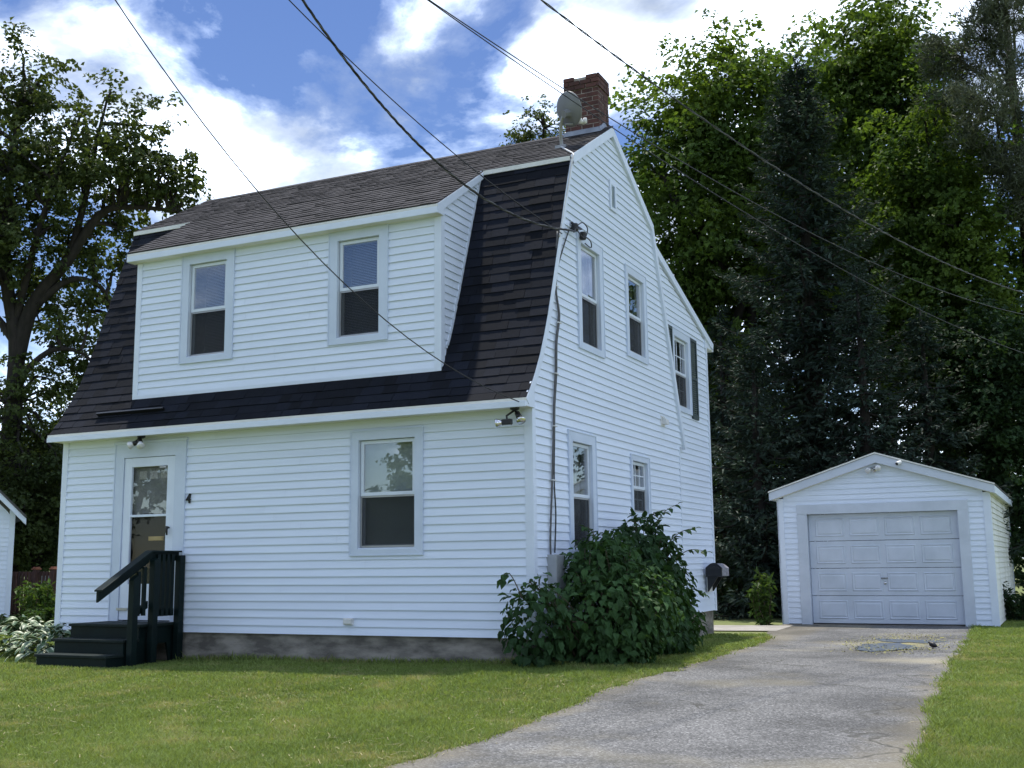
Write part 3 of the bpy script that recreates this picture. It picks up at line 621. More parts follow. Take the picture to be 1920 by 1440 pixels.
# front door
m = MB(); u0, u1, z0, z1 = DOOR; a, b, d = LEAF[0], LEAF[1], LEAF[3]
m.prism([(u0, z0), (u0, z1-.03), (a, d), (a, z0)], lambda u, z: Pf(u, z, 0), lambda u, z: Pf(u, z, .028))
m.prism([(u1, z0), (b, z0), (b, d), (u1, z1-.03)], lambda u, z: Pf(u, z, 0), lambda u, z: Pf(u, z, .028))
m.prism([(u0, z1-.03), (u1, z1-.03), (b, d), (a, d)], lambda u, z: Pf(u, z, 0), lambda u, z: Pf(u, z, .029))
m.boxP(Pf, u0-.03, u1+.03, z1-.03, z1+.005, 0, .045); m.boxP(Pf, u0-.014, u0, z0, z1-.03, 0, .037); m.boxP(Pf, u1, u1+.014, z0, z1-.03, 0, .037)
m.boxP(Pf, a-.02, a, z0, d, -.14, .0).boxP(Pf, b, b+.02, z0, d, -.14, 0).boxP(Pf, a, b, d, d+.02, -.14, 0)
dr = m.build('door_frame', MATS['casing'], house)
g0, g1 = -6.005, -5.375; gz0, gzm, gz1 = .62, 1.53, 2.195
m = MB(); o0, o1 = -.03, .012
m.boxP(Pf, a+.005, g0, .145, d-.005, o0, o1).boxP(Pf, g1, b-.005, .145, d-.005, o0, o1).boxP(Pf, g0, g1, gz1, d-.005, o0, o1).boxP(Pf, g0, g1, .145, gz0, o0, o1).boxP(Pf, g0, g1, gzm-.016, gzm+.016, o0, o1-.004)
sd = m.build('storm_door', MATS['trim'], house, bevel=.003)
MB().boxP(Pf, g0, g1, gzm+.016, gz1, -.012, -.008).build('pane', MATS['glass_door'], sd)
MB().boxP(Pf, g0, g1, gz0, gzm-.016, -.012, -.008).build('pane', MATS['glass_low'], sd)
m = MB(); m.tube([Pf(-5.315, 1.375, .05), Pf(-5.315, 1.33, .058), Pf(-5.315, 1.26, .05)], [.018, .016, .012], 8); m.tube([Pf(-5.315, 1.36, .012), Pf(-5.315, 1.36, .05)], .014, 8); m.build('door_handle', MATS['black_plastic'], sd, True)
m = MB(); m.boxP(Pf, -5.50, -5.385, 2.165, 2.185, .012, .03); m.build('door_closer', MATS['aluminium'], sd)
m = MB(); m.boxP(Pf, -6.17, -5.98, .27, .305, .012, .03); m.build('door_closer', MATS['aluminium'], sd)
m = MB(); m.boxP(Pf, a, b, .13, d, -.11, -.07); idr = m.build('inner_door', MATS['inner_door'], house)
MB().boxP(Pf, g0-.02, g1+.02, gzm+.03, gz1+.02, -.07, -.062).build('sheer_panel', MATS['sheer'], idr)
for i in range(3):
    x = -5.93+i*.19; MB().boxP(Pf, x, x+.13, 2.03, 2.14, -.062, -.058).build('door_light', MATS['lace'], idr)
m = MB(); m.boxP(Pf, -5.73, -5.47, 1.195, 1.25, -.07, -.058); m.boxP(Pf, -5.71, -5.49, 1.205, 1.24, -.058, -.050); m.build('mail_slot', MATS['brass'], idr)
# house number: the digit 4
m = MB(); nx, nz, h4 = -4.99, 1.735, .115
def bar(p, q, wd):
    p = np.array(p); q = np.array(q); t = (q-p)/np.linalg.norm(q-p); n = np.array([-t[1], t[0]])*wd/2
    m.prism([tuple(p+n), tuple(q+n), tuple(q-n), tuple(p-n)], lambda u, z: Pf(nx+u, nz+z, .010), lambda u, z: Pf(nx+u, nz+z, .036))
bar((.018, -.064), (.022, .064), .017); bar((.026, .058), (-.032, -.022), .015); bar((-.038, -.022), (.042, -.020), .015)
m.build('house_number', MATS['black_metal'], house)
# service cables and meter box on the gable wall
cp = [(.80, 4.92), (.72, 4.44), (.70, 4.2), (.79, 3.855), (.69, 3.5), (.655, 3.1), (.60, 2.75), (.57, 2.44), (.50, 1.8), (.42, 1.17), (.42, .9)]
def spl(pts, n=6):
    P_ = [np.array(p, float) for p in pts]; out = []
    for i in range(len(P_)-1):
        p0, p1, p2, p3 = P_[max(i-1, 0)], P_[i], P_[i+1], P_[min(i+2, len(P_)-1)]
        for k in range(n):
            t = k/n; out.append(.5*((2*p1)+(-p0+p2)*t+(2*p0-5*p1+4*p2-p3)*t*t+(-p0+3*p1-3*p2+p3)*t**3))
    return out+[P_[-1]]
m = MB(); m.tube(spl([Ps(y, z, .035) for y, z in cp]), .012, 6); m.build('service_cable', MATS['cable_grey'], house, True)
cp2 = [(1.2, 5.05), (1.02, 4.8), (.80, 4.45), (.74, 4.15), (.83, 3.85), (.73, 3.5), (.70, 3.1), (.63, 2.7), (.60, 2.3), (.57, 1.8), (.60, 1.4), (.55, .95)]
m = MB(); m.tube(spl([Ps(y, z, .03) for y, z in cp2]), .009, 6); m.build('service_cable', MATS['cable_black'], house, True)
for z in (4.2, 3.75, 3.1, 2.45, 1.8):
    y = float(np.interp(z, [q[1] for q in reversed(cp)], [q[0] for q in reversed(cp)])); MB().boxP(Ps, y-.03, y+.07, z-.006, z+.006, .03, .056).build('cable_clip', MATS['white_plastic'], house)
m = MB(); m.boxP(Ps, .36, .62, .25, .93, .0, .13); mbx = m.build('meter_box', MATS['meter_box'], house, bevel=.01)
# insulators at the mast point
ins = MB()
for (y, z) in ((1.30, 5.10), (1.58, 5.06)):
    Mx = Matrix.Translation(Ps(y, z, .07)); ins.lathe([(.0, -.05), (.035, -.05), (.05, -.02), (.03, .0), (.05, .02), (.04, .05), (.0, .055)], Mx, 10); ins.boxP(Ps, y-.01, y+.01, z-.01, z+.01, 0, .07)
ins.boxP(Ps, 1.27, 1.61, 5.155, 5.17, .02, .05)
ins.tube(spl([Ps(1.30, 5.12, .10), Ps(1.45, 5.20, .12), Ps(1.62, 5.16, .12), Ps(1.55, 5.02, .1), Ps(1.35, 5.06, .09)]), .008, 5)
ins.tube(spl([Ps(1.58, 5.05, .10), Ps(1.72, 5.02, .12), Ps(1.78, 4.95, .1), Ps(1.62, 4.97, .08)]), .008, 5)
ins.tube(spl([Ps(1.30, 5.09, .08), Ps(1.1, 4.98, .14), Ps(.9, 4.93, .2), Ps(.62, 4.86, .25)]), .012, 6)
ins.build('service_insulators', MATS['black_plastic'], house, True)
# coax from the dish
m = MB(); m.tube(spl([(-.36, 1.93, 6.48), (-.15, 1.6, 6.29), (.06, 1.32, 6.1), (.075, 1.25, 6.0), (.06, 1.12, 5.6), (.05, .98, 5.25), (.05, .82, 4.85)]), .012, 6); m.build('coax_cable', MATS['cable_white'], house, True)

# ------------------------------------------------------------------ fittings on the house
def look(loc, d):
    return Matrix.Translation(Vector(loc)) @ Vector(d).to_track_quat('Z', 'Y').to_matrix().to_4x4()
BULB = [(.0, -.11), (.018, -.11), (.02, -.06), (.048, -.005), (.056, .02), (.052, .032), (.0, .040)]
HOUS = [(.0, -.12), (.03, -.12), (.034, -.06), (.036, -.04), (.0, -.04)]
def floodlight(name, loc, heads, label, body, mount_dir, sensor=None, bulbmat='bulb_glass'):
    r = empty(name, loc, label, 'floodlight')
    mb = MB(); mb.lathe([(.0, 0), (.055, 0), (.055, .02), (.03, .035), (.0, .035)], look(loc, mount_dir), 14); mb.build('base_plate', MATS[body], r, True)
    L = Vector(loc)+Vector(mount_dir)*.03
    for (off, d) in heads:
        c = L+Vector(off); a = MB(); a.tube([tuple(L), tuple((L+c)/2+Vector((0, 0, .01))), tuple(c-Vector(d).normalized()*.10)], .013, 6); a.build('arm', MATS[body], r, True)
        h = MB(); h.lathe(HOUS, look(c, Vector(d).normalized()), 12); h.build('lamp_holder', MATS[body], r, True)
        b = MB(); b.lathe(BULB, look(c, Vector(d).normalized()), 14); b.build('bulb', MATS[bulbmat], r, True)
    if sensor:
        c = L+Vector(sensor); s = MB(); s.box(c.x-.055, c.x+.055, c.y-.04, c.y+.03, c.z-.035, c.z+.03); s.build('motion_sensor', MATS[body], r, bevel=.01)
    return r
floodlight('floodlight', (-5.72, -.16, 2.598), [((.05, -.06, -.10), (.55, -.35, -.75)), ((-.13, -.05, -.09), (-.85, -.3, -.35))], 'black twin-head floodlight with clear bulb under the eave above front door', 'black_plastic', (0, 0, -1))
floodlight('floodlight', (-.14, -.15, 2.598), [((.10, -.06, -.12), (.55, -.45, -.7)), ((-.16, -.10, -.15), (-.95, -.3, -.15))], 'black twin-head floodlight with motion sensor under eave at the house corner', 'black_plastic', (0, 0, -1), (-.05, -.09, -.14), 'chrome')
# satellite dish
dc = Vector((-.235, 1.86, 6.97)); dax = Vector((.448*.93, .894*.93, .36)).normalized()
dish = empty('satellite_dish', (-.36, 1.98, 6.48), 'grey oval satellite dish on a bent mast in front of chimney', 'dish')
prof = [(.235*t, .045*t*t) for t in (0, .2, .4, .6, .8, .95, 1.0)]; prof += [(.242, .05), (.238, .040)]+[(.235*t, .045*t*t-.008) for t in (.95, .8, .6, .4, .2, 0)]
mb = MB(); mb.lathe(prof, look(dc, dax), 28); mb.build('reflector', MATS['dish_grey'], dish, True)
mb = MB(); b0 = dc-dax*.05; mb.lathe([(.0, -.05), (.055, -.05), (.06, .03), (.075, .045), (.0, .045)], look(dc-dax*.02+Vector((0, 0, -.06)), dax), 8); mb.build('back_bracket', MATS['dish_grey'], dish)
mb = MB(); mb.tube(spl([(-.36, 1.98, 6.49), (-.37, 1.95, 6.62), (-.33, 1.88, 6.80), (-.26, 1.83, 6.90)]), .026, 8); mb.build('mast', MATS['steel'], dish, True)
mb = MB(); mb.box(-.44, -.28, 1.90, 2.06, 6.455, 6.50); mb.build('foot_plate', MATS['steel'], dish)
low_ = dc+Vector((0, 0, -.21)); tip = dc+dax*.27+Vector((0, 0, -.24))
mb = MB(); mb.tube([tuple(low_-dax*.03), tuple(tip)], .012, 6); mb.build('feed_arm', MATS['steel'], dish, True)
mb = MB(); mb.lathe([(.0, -.06), (.03, -.06), (.035, 0), (.05, .02), (.05, .05), (.0, .06)], look(tip+Vector((0, 0, .03)), -dax+Vector((0, 0, .4))), 10); mb.lathe([(.0, -.05), (.028, -.04), (.028, .03), (.0, .04)], look(tip+Vector((.05, .03, .05)), Vector((0, 0, 1))), 8); mb.build('feed_horn', MATS['white_plastic'], dish, True)
# mailbox on the wall by the rear corner
mbx = empty('mailbox', (.15, 7.2, .33), 'black arched mailbox on a bracket at the rear corner of the house', 'mailbox')
def arch(x0, x1, z0, z1, rise, n=10): return [(x0, z0), (x1, z0), (x1, z1)]+[(x1+(x0-x1)*i/n, z1+rise*math.sin(math.pi*i/n)) for i in range(1, n)]+[(x0, z1)]
m = MB(); m.prism(arch(.022, .282, .585, .72, .075), lambda x, z: (x, 7.06, z), lambda x, z: (x, 7.52, z)); m.build('box', MATS['mailbox_lit_side'], mbx)
m = MB(); m.prism(arch(.012, .292, .572, .725, .082), lambda x, z: (x, 7.02, z), lambda x, z: (x, 7.058, z)); d_ = m.build('front_door', MATS['black_metal'], mbx, bevel=.006)
m = MB(); m.prism([(.05, .70), (.255, .70), (.23, .735), (.15, .75), (.075, .735)], lambda x, z: (x, 7.004, z), lambda x, z: (x, 7.02, z)); m.build('handle', MATS['black_plastic'], d_)
for y in (7.10, 7.40): m = MB(); m.prism([(.018, .572), (.20, .572), (.035, .33), (.018, .33)], lambda x, z: (x, y, z), lambda x, z: (x, y+.02, z)); m.build('bracket', MATS['black_metal'], mbx)
MB().box(-.001, .0185, 7.12, 7.40, .32, .575).build('backing_board', MATS['soffit'], mbx)

# ------------------------------------------------------------------ steps with railing
GZ = -.36
st = empty('porch_steps', (-5.7, -.6, GZ), 'dark green wooden front steps with handrail on right side', 'steps')
X0, X1 = -6.27, -5.10
lev = [(.130, -.70, -.022), (-.045, -.96, -.70), (-.215, -1.235, -.96)]
for i, (z, yf, yb) in enumerate(lev):
    MB().box(X0-.03, X1+(.0 if i else .02), yf-.02, yb, z-.035, z).build('tread', MATS['green_tread'], st, bevel=.006)
    MB().box(X0, X1-.02, yf, yf+.02, (lev[i+1][0] if i < 2 else GZ-.1), z-.035).build('riser', MATS['green_paint'], st)
for x in (X0, X1-.045):
    m = MB(); m.prism([(-.03, GZ-.1), (-.03, .093), (-.678, .093), (-.678, -.082), (-.938, -.082), (-.938, -.252), (-1.213, -.252), (-1.213, GZ-.1), (-.65, GZ-.1), (-.35, -.12), (-.2, -.12), (-.12, GZ-.1)], lambda y, z: (x, y, z), lambda y, z: (x+.025, y, z)); m.build('stringer', MATS['green_paint'], st)
px_ = X1+.02
def pst(y0, y1, ztop, cut=.0):
    m = MB(); m.prism([(y0, GZ-.12), (y1, GZ-.12), (y1, ztop), (y0, ztop-cut)], lambda y, z: (px_, y, z), lambda y, z: (px_+.085, y, z)); m.build('post', MATS['green_paint'], st, bevel=.004)
pst(-.95, -.86, .745, .06); pst(-.60, -.51, .955, .03); pst(-.13, -.035, .99)
def rail(y0, z0, y1, z1, h, x0, x1, name, ext=0):
    m = MB(); m.prism([(y0, z0), (y1, z1), (y1, z1-h), (y0, z0-h)], lambda y, z: (x0, y, z), lambda y, z: (x1, y, z)); return m.build(name, MATS['green_paint'], st, bevel=.004)
sl_ = (1.03-.555)/(1.437-.60)
rail(-1.437, .555, -.60, 1.03, .13, px_-.04, px_-.002, 'handrail'); rail(-.60, 1.03, -.06, 1.03, .11, px_-.04, px_-.002, 'handrail')
rail(-1.437, .575, -.60, 1.05, .022, px_-.075, px_+.05, 'cap_rail'); rail(-.60, 1.05, -.06, 1.05, .022, px_-.075, px_+.05, 'cap_rail')
rail(-.86, .28, -.60, .42, .09, px_-.04, px_-.002, 'bottom_rail'); rail(-.51, .31, -.13, .31, .09, px_-.04, px_-.002, 'bottom_rail')
for y in (-.80, -.70, -.46, -.375, -.29, -.205):
    zt = (1.0 if y > -.6 else .9+(y+.6)*sl_); zb = .22 if y > -.6 else .24
    MB().box(px_+.002, px_+.036, y-.028, y+.022, zb, zt).build('baluster', MATS['green_paint'], st)

# ------------------------------------------------------------------ garage
TH = -.017; GX, GY, GZ0 = .962, 10.247, -.367
gar = empty('garage', (GX, GY, GZ0), 'white single-car garage with gabled front at the end of the driveway', 'garage', rotz=TH, local=True)
U0, U1, GD, GH = -.365, 3.40, 6.4, 2.41; GP = (1.505, 3.17)
Pgf = lambda u, h, o: (u, -o, h)
Pgr = lambda w, h, o: (U1+o, w, h)
gtop = lambda u: GP[1]-.03-abs(u-GP[0])*.325
DO = (.17, 2.86, .0, 2.06)
def g_lo(z): return U0+.10 if z < 2.36 else max(U0+.10, GP[0]-(GP[1]-.16-z)/.325)
def g_hi(z): return U1-.10 if z < 2.36 else min(U1-.10, GP[0]+(GP[1]-.16-z)/.325)
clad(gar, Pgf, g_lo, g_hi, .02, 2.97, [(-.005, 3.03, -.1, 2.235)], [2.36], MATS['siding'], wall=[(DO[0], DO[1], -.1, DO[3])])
clad(gar, Pgr, lambda z: .08, lambda z: GD-.08, .02, 2.42, [], [], MATS['siding_dirty'], wall=[])
m = MB(); m.box(U0, U0+.02, 0.02, GD, .02, 2.42); m.build('wall', MATS['siding'], gar)
m = MB(); m.prism([(U0, .02), (U1, .02), (U1, 2.4), (GP[0], 3.0), (U0, 2.4)], lambda u, h: (u, GD-.02, h), lambda u, h: (u, GD, h)); m.build('wall', MATS['siding'], gar)
m = MB(); m.box(U0-.02, U0+.10, -.024, -.001, .0, 2.37); m.box(U0-.024, U0, -.024, .1, 0, 2.37); m.build('corner_board', MATS['trim'], gar)
m = MB(); m.box(U1-.10, U1+.024, -.024, -.001, .0, 2.37); m.box(U1, U1+.024, -.001, .09, .0, 2.40); m.build('corner_board', MATS['trim'], gar)
m = MB(); m.box(U1, U1+.024, GD-.09, GD+.02, .0, 2.40); m.build('corner_board', MATS['trim'], gar)
m = MB(); m.box(U0+.03, DO[0]-.02, .03, GD-.05, -.35, .018); m.box(DO[1]+.02, U1-.03, .03, GD-.05, -.35, .018); m.box(DO[0]-.02, DO[1]+.02, .06, GD-.05, -.35, .010); m.build('slab', MATS['concrete'], gar)
# door casing
m = MB(); m.boxP(Pgf, -.02, DO[0], .0, 2.06, -.11, .03); c1 = m.build('door_casing', MATS['door_paint'], gar, bevel=.004)
m = MB(); m.boxP(Pgf, DO[1], 3.045, -.01, 2.06, -.11, .03); m.build('door_casing', MATS['door_paint'], gar, bevel=.004)
m = MB(); m.boxP(Pgf, -.02, 3.045, 2.06, 2.245, -.11, .033); m.build('door_casing', MATS['door_paint'], gar, bevel=.004)
sh_ = (DO[3]-.025)/4
for r in range(4):
    z0 = .025+r*sh_; m = MB(); m.boxP(Pgf, DO[0]+.006, DO[1]-.006, z0+.004, z0+sh_-.004, -.105, -.075); sec = m.build('door_section', MATS['door_paint'], gar, bevel=.005)
    pw = (DO[1]-DO[0]-.16)/4
    for k in range(4):
        a = DO[0]+.08+k*pw+.05; b = a+pw-.10; c = z0+.085; d = z0+sh_-.085; m = MB()
        ring = lambda e, o: [Pgf(a+e, c+e, o), Pgf(b-e, c+e, o), Pgf(b-e, d-e, o), Pgf(a+e, d-e, o)]
        vs = ring(0, -.0748)+ring(.014, -.060)+ring(.034, -.070)+ring(.060, -.061)
        fs = [(i*4+j, i*4+(j+1) % 4, i*4+4+(j+1) % 4, i*4+4+j) for i in range(3) for j in range(4)]+[(12, 13, 14, 15)]
        m.add(vs, fs).build('door_panel', MATS['door_paint'], sec)
MB().boxP(Pgf, DO[0]+.01, DO[1]-.01, .0, .027, -.11, -.07).build('rubber_seal', MATS['black_plastic'], gar)
m = MB(); m.tube([Pgf(1.46, .856, -.05), Pgf(1.58, .86, -.05)], .012, 6); m.tube([Pgf(1.52, .858, -.075), Pgf(1.52, .858, -.05)], .014, 8); m.build('door_handle', MATS['steel'], gar, True)
m = MB(); m.lathe([(.0, 0), (.028, 0), (.024, .02), (.0, .022)], Matrix.Translation(Pgf(1.52, .765, -.075)) @ Matrix.Rotation(rad(90), 4, 'X'), 10); m.build('lock', MATS['chrome'], gar, True)
# garage roof
for sgn in (-1, 1):
    e = GP[0]+sgn*2.02; ze = GP[1]-2.02*.325; y0, y1 = -.16, GD+.15
    m = MB(); m.hexa([(GP[0], y0, GP[1]), (e, y0, ze), (e, y1, ze), (GP[0], y1, GP[1]), (GP[0], y0, GP[1]-.028), (e, y0, ze-.028), (e, y1, ze-.028), (GP[0], y1, GP[1]-.028)]); m.build('roof', MATS['garage_roof'], gar)
    m = MB(); m.prism([(GP[0], GP[1]-.03), (e-sgn*.01, ze-.028), (e-sgn*.01, ze-.175), (GP[0], GP[1]-.19)], lambda u, h: (u, -.145, h), lambda u, h: (u, -.115, h)); m.build('rake_board', MATS['door_paint'], gar)
    m = MB(); m.hexa([(GP[0], y0-.006, GP[1]+.002), (e, y0-.006, ze+.002), (e, y0, ze+.002), (GP[0], y0, GP[1]+.002), (GP[0], y0-.006, GP[1]-.026), (e, y0-.006, ze-.026), (e, y0, ze-.026), (GP[0], y0, GP[1]-.026)]); m.build('drip_edge', MATS['soffit'], gar)
    m = MB(); m.box(min(e-sgn*.01, e-sgn*.035), max(e-sgn*.01, e-sgn*.035), -.115, y1-.02, ze-.165, ze-.032); m.build('eave_fascia', MATS['trim'], gar)
    q0 = U1 if sgn > 0 else U0; lo_, hi_ = (q0, e-.035) if sgn > 0 else (e+.035, q0)
    m = MB(); m.box(lo_, hi_, -.115, y1-.03, ze-.155, ze-.14); m.build('soffit', MATS['soffit'], gar)
    m = MB(); m.prism([(GP[0], GP[1]-.19), (q0, GP[1]-.19-abs(q0-GP[0])*.325), (q0, GP[1]-.175-abs(q0-GP[0])*.325), (GP[0], GP[1]-.175)], lambda u, h: (u, -.115, h), lambda u, h: (u, .0, h)); m.build('soffit', MATS['soffit'], gar)
Rg = Matrix.Translation((GX, GY, GZ0)) @ Matrix.Rotation(TH, 4, 'Z')
gp = lambda u, w, h: Rg @ Vector((u, w, h))
fl = gp(1.47, -.018, 2.855)
floodlight('floodlight', tuple(fl), [((-.10, -.10, -.02), (-.45, -.8, -.3)), ((.08, -.12, .02), (.15, -.95, -.1))], 'silver twin-bulb floodlight under the garage gable peak', 'chrome', (0, -1, 0), None, 'bulb_glass')
sc_ = gp(1.93, -.146, 2.945); cam2 = empty('security_camera', tuple(sc_), 'small white security camera with black lens on garage rake board', 'camera')
m = MB(); m.lathe([(.0, 0), (.035, 0), (.035, .012), (.014, .015), (.014, .05), (.0, .05)], look(sc_, (0, -1, 0)), 12); m.build('mount', MATS['white_plastic'], cam2, True)
cdir = Vector((-.5, -.8, -.35)).normalized(); cc = Vector(sc_)+Vector((0, -.07, 0))
m = MB(); m.lathe([(.0, -.06), (.03, -.058), (.036, -.04), (.036, .045), (.03, .055), (.0, .055)], look(cc, cdir), 14); m.build('body', MATS['white_plastic'], cam2, True)
m = MB(); m.lathe([(.0, .054), (.028, .054), (.028, .060), (.0, .062)], look(cc, cdir), 14); m.build('lens', MATS['black_plastic'], cam2, True)

# ------------------------------------------------------------------ neighbour, fence
nb_d = 25.0; nc = at(17, 1150, nb_d); NZ = H(nc[0], nc[1])
nh = empty('neighbour_house', (nc[0], nc[1], NZ), 'corner of a white clapboard house with sloping eave at left edge', 'house', rotz=.93, local=True)
Pn = lambda u, z, o: (u, -o, z)
ntop = at(17, 958, nb_d)[2]-NZ; nslope = 1.0
clad(nh, Pn, lambda z: -4.8+max(0, (z-ntop)/nslope), lambda z: -.10-max(0, (z-ntop+.05)/nslope), .25, ntop+2.2, [], [ntop], MATS['siding'], wall=[])
MB().box(-.10, .015, -.025, .09, .2, ntop+.03).build('corner_board', MATS['trim'], nh)
MB().box(-4.75, -.02, .03, 4, -.3, .25).build('foundation', MATS['concrete'], nh)
MB().box(-.02, 0, .09, 4, .25, ntop).build('wall', MATS['siding'], nh)
for sg in (-1, 1):
    cxn = -2.4; e = cxn+sg*(2.4+.22); ze = ntop-.16; zp = ze+2.62*nslope
    for (nm, y0, y1, d0, d1, mt) in (('roof', -.3, 4, .0, .06, 'garage_roof'), ('rake_board', -.28, -.24, -.14, -.002, 'trim'), ('soffit', -.24, .02, -.115, -.10, 'soffit')):
        m2 = MB(); m2.hexa([(cxn, y0, zp+d0), (e, y0, ze+d0), (e, y1, ze+d0), (cxn, y1, zp+d0), (cxn, y0, zp+d1), (e, y0, ze+d1), (e, y1, ze+d1), (cxn, y1, zp+d1)]); m2.build(nm, MATS[mt], nh)
fa = at(8, 1100, 27.0); fb = at(128, 1100, 26.0); fa[2] = fb[2] = 0
fdir = (fb-fa)/np.linalg.norm(fb-fa); flen = float(np.linalg.norm(fb-fa)); fn = np.array([fdir[1], -fdir[0], 0]); fz = H(fa[0], fa[1]); ftop = at(60, 1070, 26.5)[2]
fen = empty('picket_fence', tuple((fa+fb)/2+np.array([0, 0, fz])), 'reddish brown picket fence with copper post caps behind the side yard', 'fence')
Pfe = lambda u, z, o: tuple(fa+fdir*u+fn*o+np.array([0, 0, z]))
u = .0; i = 0
while u < flen:
    post_ = i % 9 == 0 or (i % 9 == 5)
    if post_ and (i in (0, 9, 14)):
        p_ = MB().boxP(Pfe, u, u+.11, fz-.1, ftop+.02, -.03, .08).build('post', MATS['fence_wood'], fen); m = MB(); m.boxP(Pfe, u-.03, u+.14, ftop+.02, ftop+.05, -.06, .11); m.boxP(Pfe, u-.01, u+.12, ftop+.05, ftop+.085, -.04, .09); m.build('post_cap', MATS['copper_cap'], p_, bevel=.015); u += .14
    else:
        MB().boxP(Pfe, u, u+.075, fz+.05, ftop-.02, .0, .02).build('picket', MATS['fence_wood'], fen); u += .115
    i += 1
for z in (fz+.2, ftop-.12): MB().boxP(Pfe, 0, flen, z, z+.08, -.03, -.001).build('fence_rail', MATS['fence_wood'], fen)
wf = empty('panel_fence', tuple((fa+fb)/2-fn*.8+np.array([0, 0, fz])), 'pale solid board fence glimpsed between the brown pickets', 'fence')
for k in range(8): MB().boxP(Pfe, k*.2, k*.2+.19, fz, ftop-.08, -.85, -.82).build('board', MATS['fence_white'], wf)

# ------------------------------------------------------------------ foliage generators
def leaves(P0, Nn, T, L, Wd, fold=.25):
    """rhombic leaves: base P0, normal, direction, length, width"""
    n = len(P0); T = T-Nn*np.sum(T*Nn, 1, keepdims=True); T /= np.linalg.norm(T, axis=1, keepdims=True)+1e-9; B = np.cross(Nn, T)
    L = np.asarray(L)[:, None]; Wd = np.asarray(Wd)[:, None]
    a = P0; b = P0+T*L*.42+B*Wd*.5+Nn*Wd*fold; c = P0+T*L-Nn*L*.12; d = P0+T*L*.42-B*Wd*.5+Nn*Wd*fold
    V = np.stack([a, b, c, d], 1).reshape(-1, 3); i = np.arange(n)[:, None]*4
    return V, np.concatenate([np.concatenate([i, i+1, i+2], 1), np.concatenate([i, i+2, i+3], 1)], 0)
def unit(v): return v/(np.linalg.norm(v, axis=-1, keepdims=True)+1e-9)
def crown(lobes, nb, per, size, rng, br=(.45, .95), flat=.65, shell=.5, up_w=.6, droop=.3, sub=7):
    """boughs near the lobe surfaces, each a spray of small leaf clusters"""
    vol = np.array([r[0]*r[1]*r[2] for c, r in lobes])**.75; vol /= vol.sum(); ids = rng.choice(len(lobes), nb, p=vol)
    C0 = np.array([lobes[i][0] for i in ids]); R0 = np.array([lobes[i][1] for i in ids]); d = unit(rng.normal(size=(nb, 3))); d[:, 2] += .12
    fr = shell+(1.12-shell)*rng.random(nb)**.7; bc = C0+d*R0*fr[:, None]; brs = rng.uniform(br[0], br[1], nb)
    ax = unit(d*np.array([1, 1, .7])+np.array([0, 0, .25])+rng.normal(size=(nb, 3))*.3)
    ci = np.repeat(np.arange(nb), sub); nc_ = nb*sub; t = rng.uniform(-.9, 1.1, nc_)
    cc_ = bc[ci]+ax[ci]*(t*brs[ci])[:, None]+rng.normal(size=(nc_, 3))*(brs[ci]*(.42-.18*t))[:, None]*np.array([1, 1, .6])
    cr_ = brs[ci]*rng.uniform(.25, .48, nc_); k = max(4, per//sub); li = np.repeat(np.arange(nc_), k); n = len(li)
    off = unit(rng.normal(size=(n, 3)))*(rng.random((n, 1))**.5); off[:, 2] *= flat; P0 = cc_[li]+off*cr_[li][:, None]
    out = unit(cc_-C0[ci])[li]; cn = unit(rng.normal(size=(nc_, 3))*.35+np.array([0, 0, up_w]))[li]
    Nn = unit(out*.35+off*.45+cn+rng.normal(size=(n, 3))*.30); T = unit(out*.6+off*.6+np.array([0, 0, -droop])+rng.normal(size=(n, 3))*.5)
    L = size*rng.uniform(.6, 1.3, n); V, Fc = leaves(P0, Nn, T, L, L*rng.uniform(.6, .95, n)); return V, Fc, bc
def branch(mb, a, b, r0, r1, rng, n=5, wig=.08, sag=.0):
    a = np.array(a, float); b = np.array(b, float); L = np.linalg.norm(b-a); pts = []
    for i in range(n+1):
        t = i/n; p = a+(b-a)*t
        if 0 < i < n: p = p+rng.normal(size=3)*wig*L*.5
        p[2] += sag*L*math.sin(math.pi*t); pts.append(p)
    mb.tube(pts, [r0+(r1-r0)*i/n for i in range(n+1)], 6, False); return pts
def broadleaf(name, label, base, lobes, nb, per, size, mat, tr, seed, group=None, limbs=None, cat='tree', nbr=60, **kw):
    rng = np.random.default_rng(seed); base = np.array(base, float); t = empty(name, base, label, cat, group)
    V, Fc, bc = crown(lobes, nb, per, size, rng, **kw)
    o = add_mesh('crown', fast_mesh('crown', V, Fc), MATS[mat], t); tag(o, kind='stuff')
    mb = MB(); ctr = np.mean([c for c, r in lobes], 0); topz = max(c[2] for c, r in lobes)
    fork = base+np.array([(ctr[0]-base[0])*.25, (ctr[1]-base[1])*.25, (ctr[2]-base[2])*.45]); base2 = base-np.array([0, 0, .3])
    trunk = branch(mb, base2, fork, tr, tr*.8, rng, 5, .04)
    ends = []
    if limbs:
        for pts, r0, r1 in limbs:
            q = spl(pts, 5); mb.tube(q, list(np.linspace(r0, r1, len(q))), 7, False); ends += q[len(q)//3:]
    else:
        for c, r in lobes:
            p = branch(mb, fork, c, tr*.6, tr*.22, rng, 5, .06, .05); ends += p[2:]
    ends = np.array(ends); sel = rng.choice(len(bc), min(nbr, len(bc)), replace=False)
    for i in sel:
        e = ends[np.argmin(np.linalg.norm(ends-bc[i]+np.array([0, 0, .4]), axis=1))]; branch(mb, e, bc[i], tr*.14+.01, .012, rng, 4, .10, .06)
    mb.build('trunk', MATS['bark'], t, True); return t
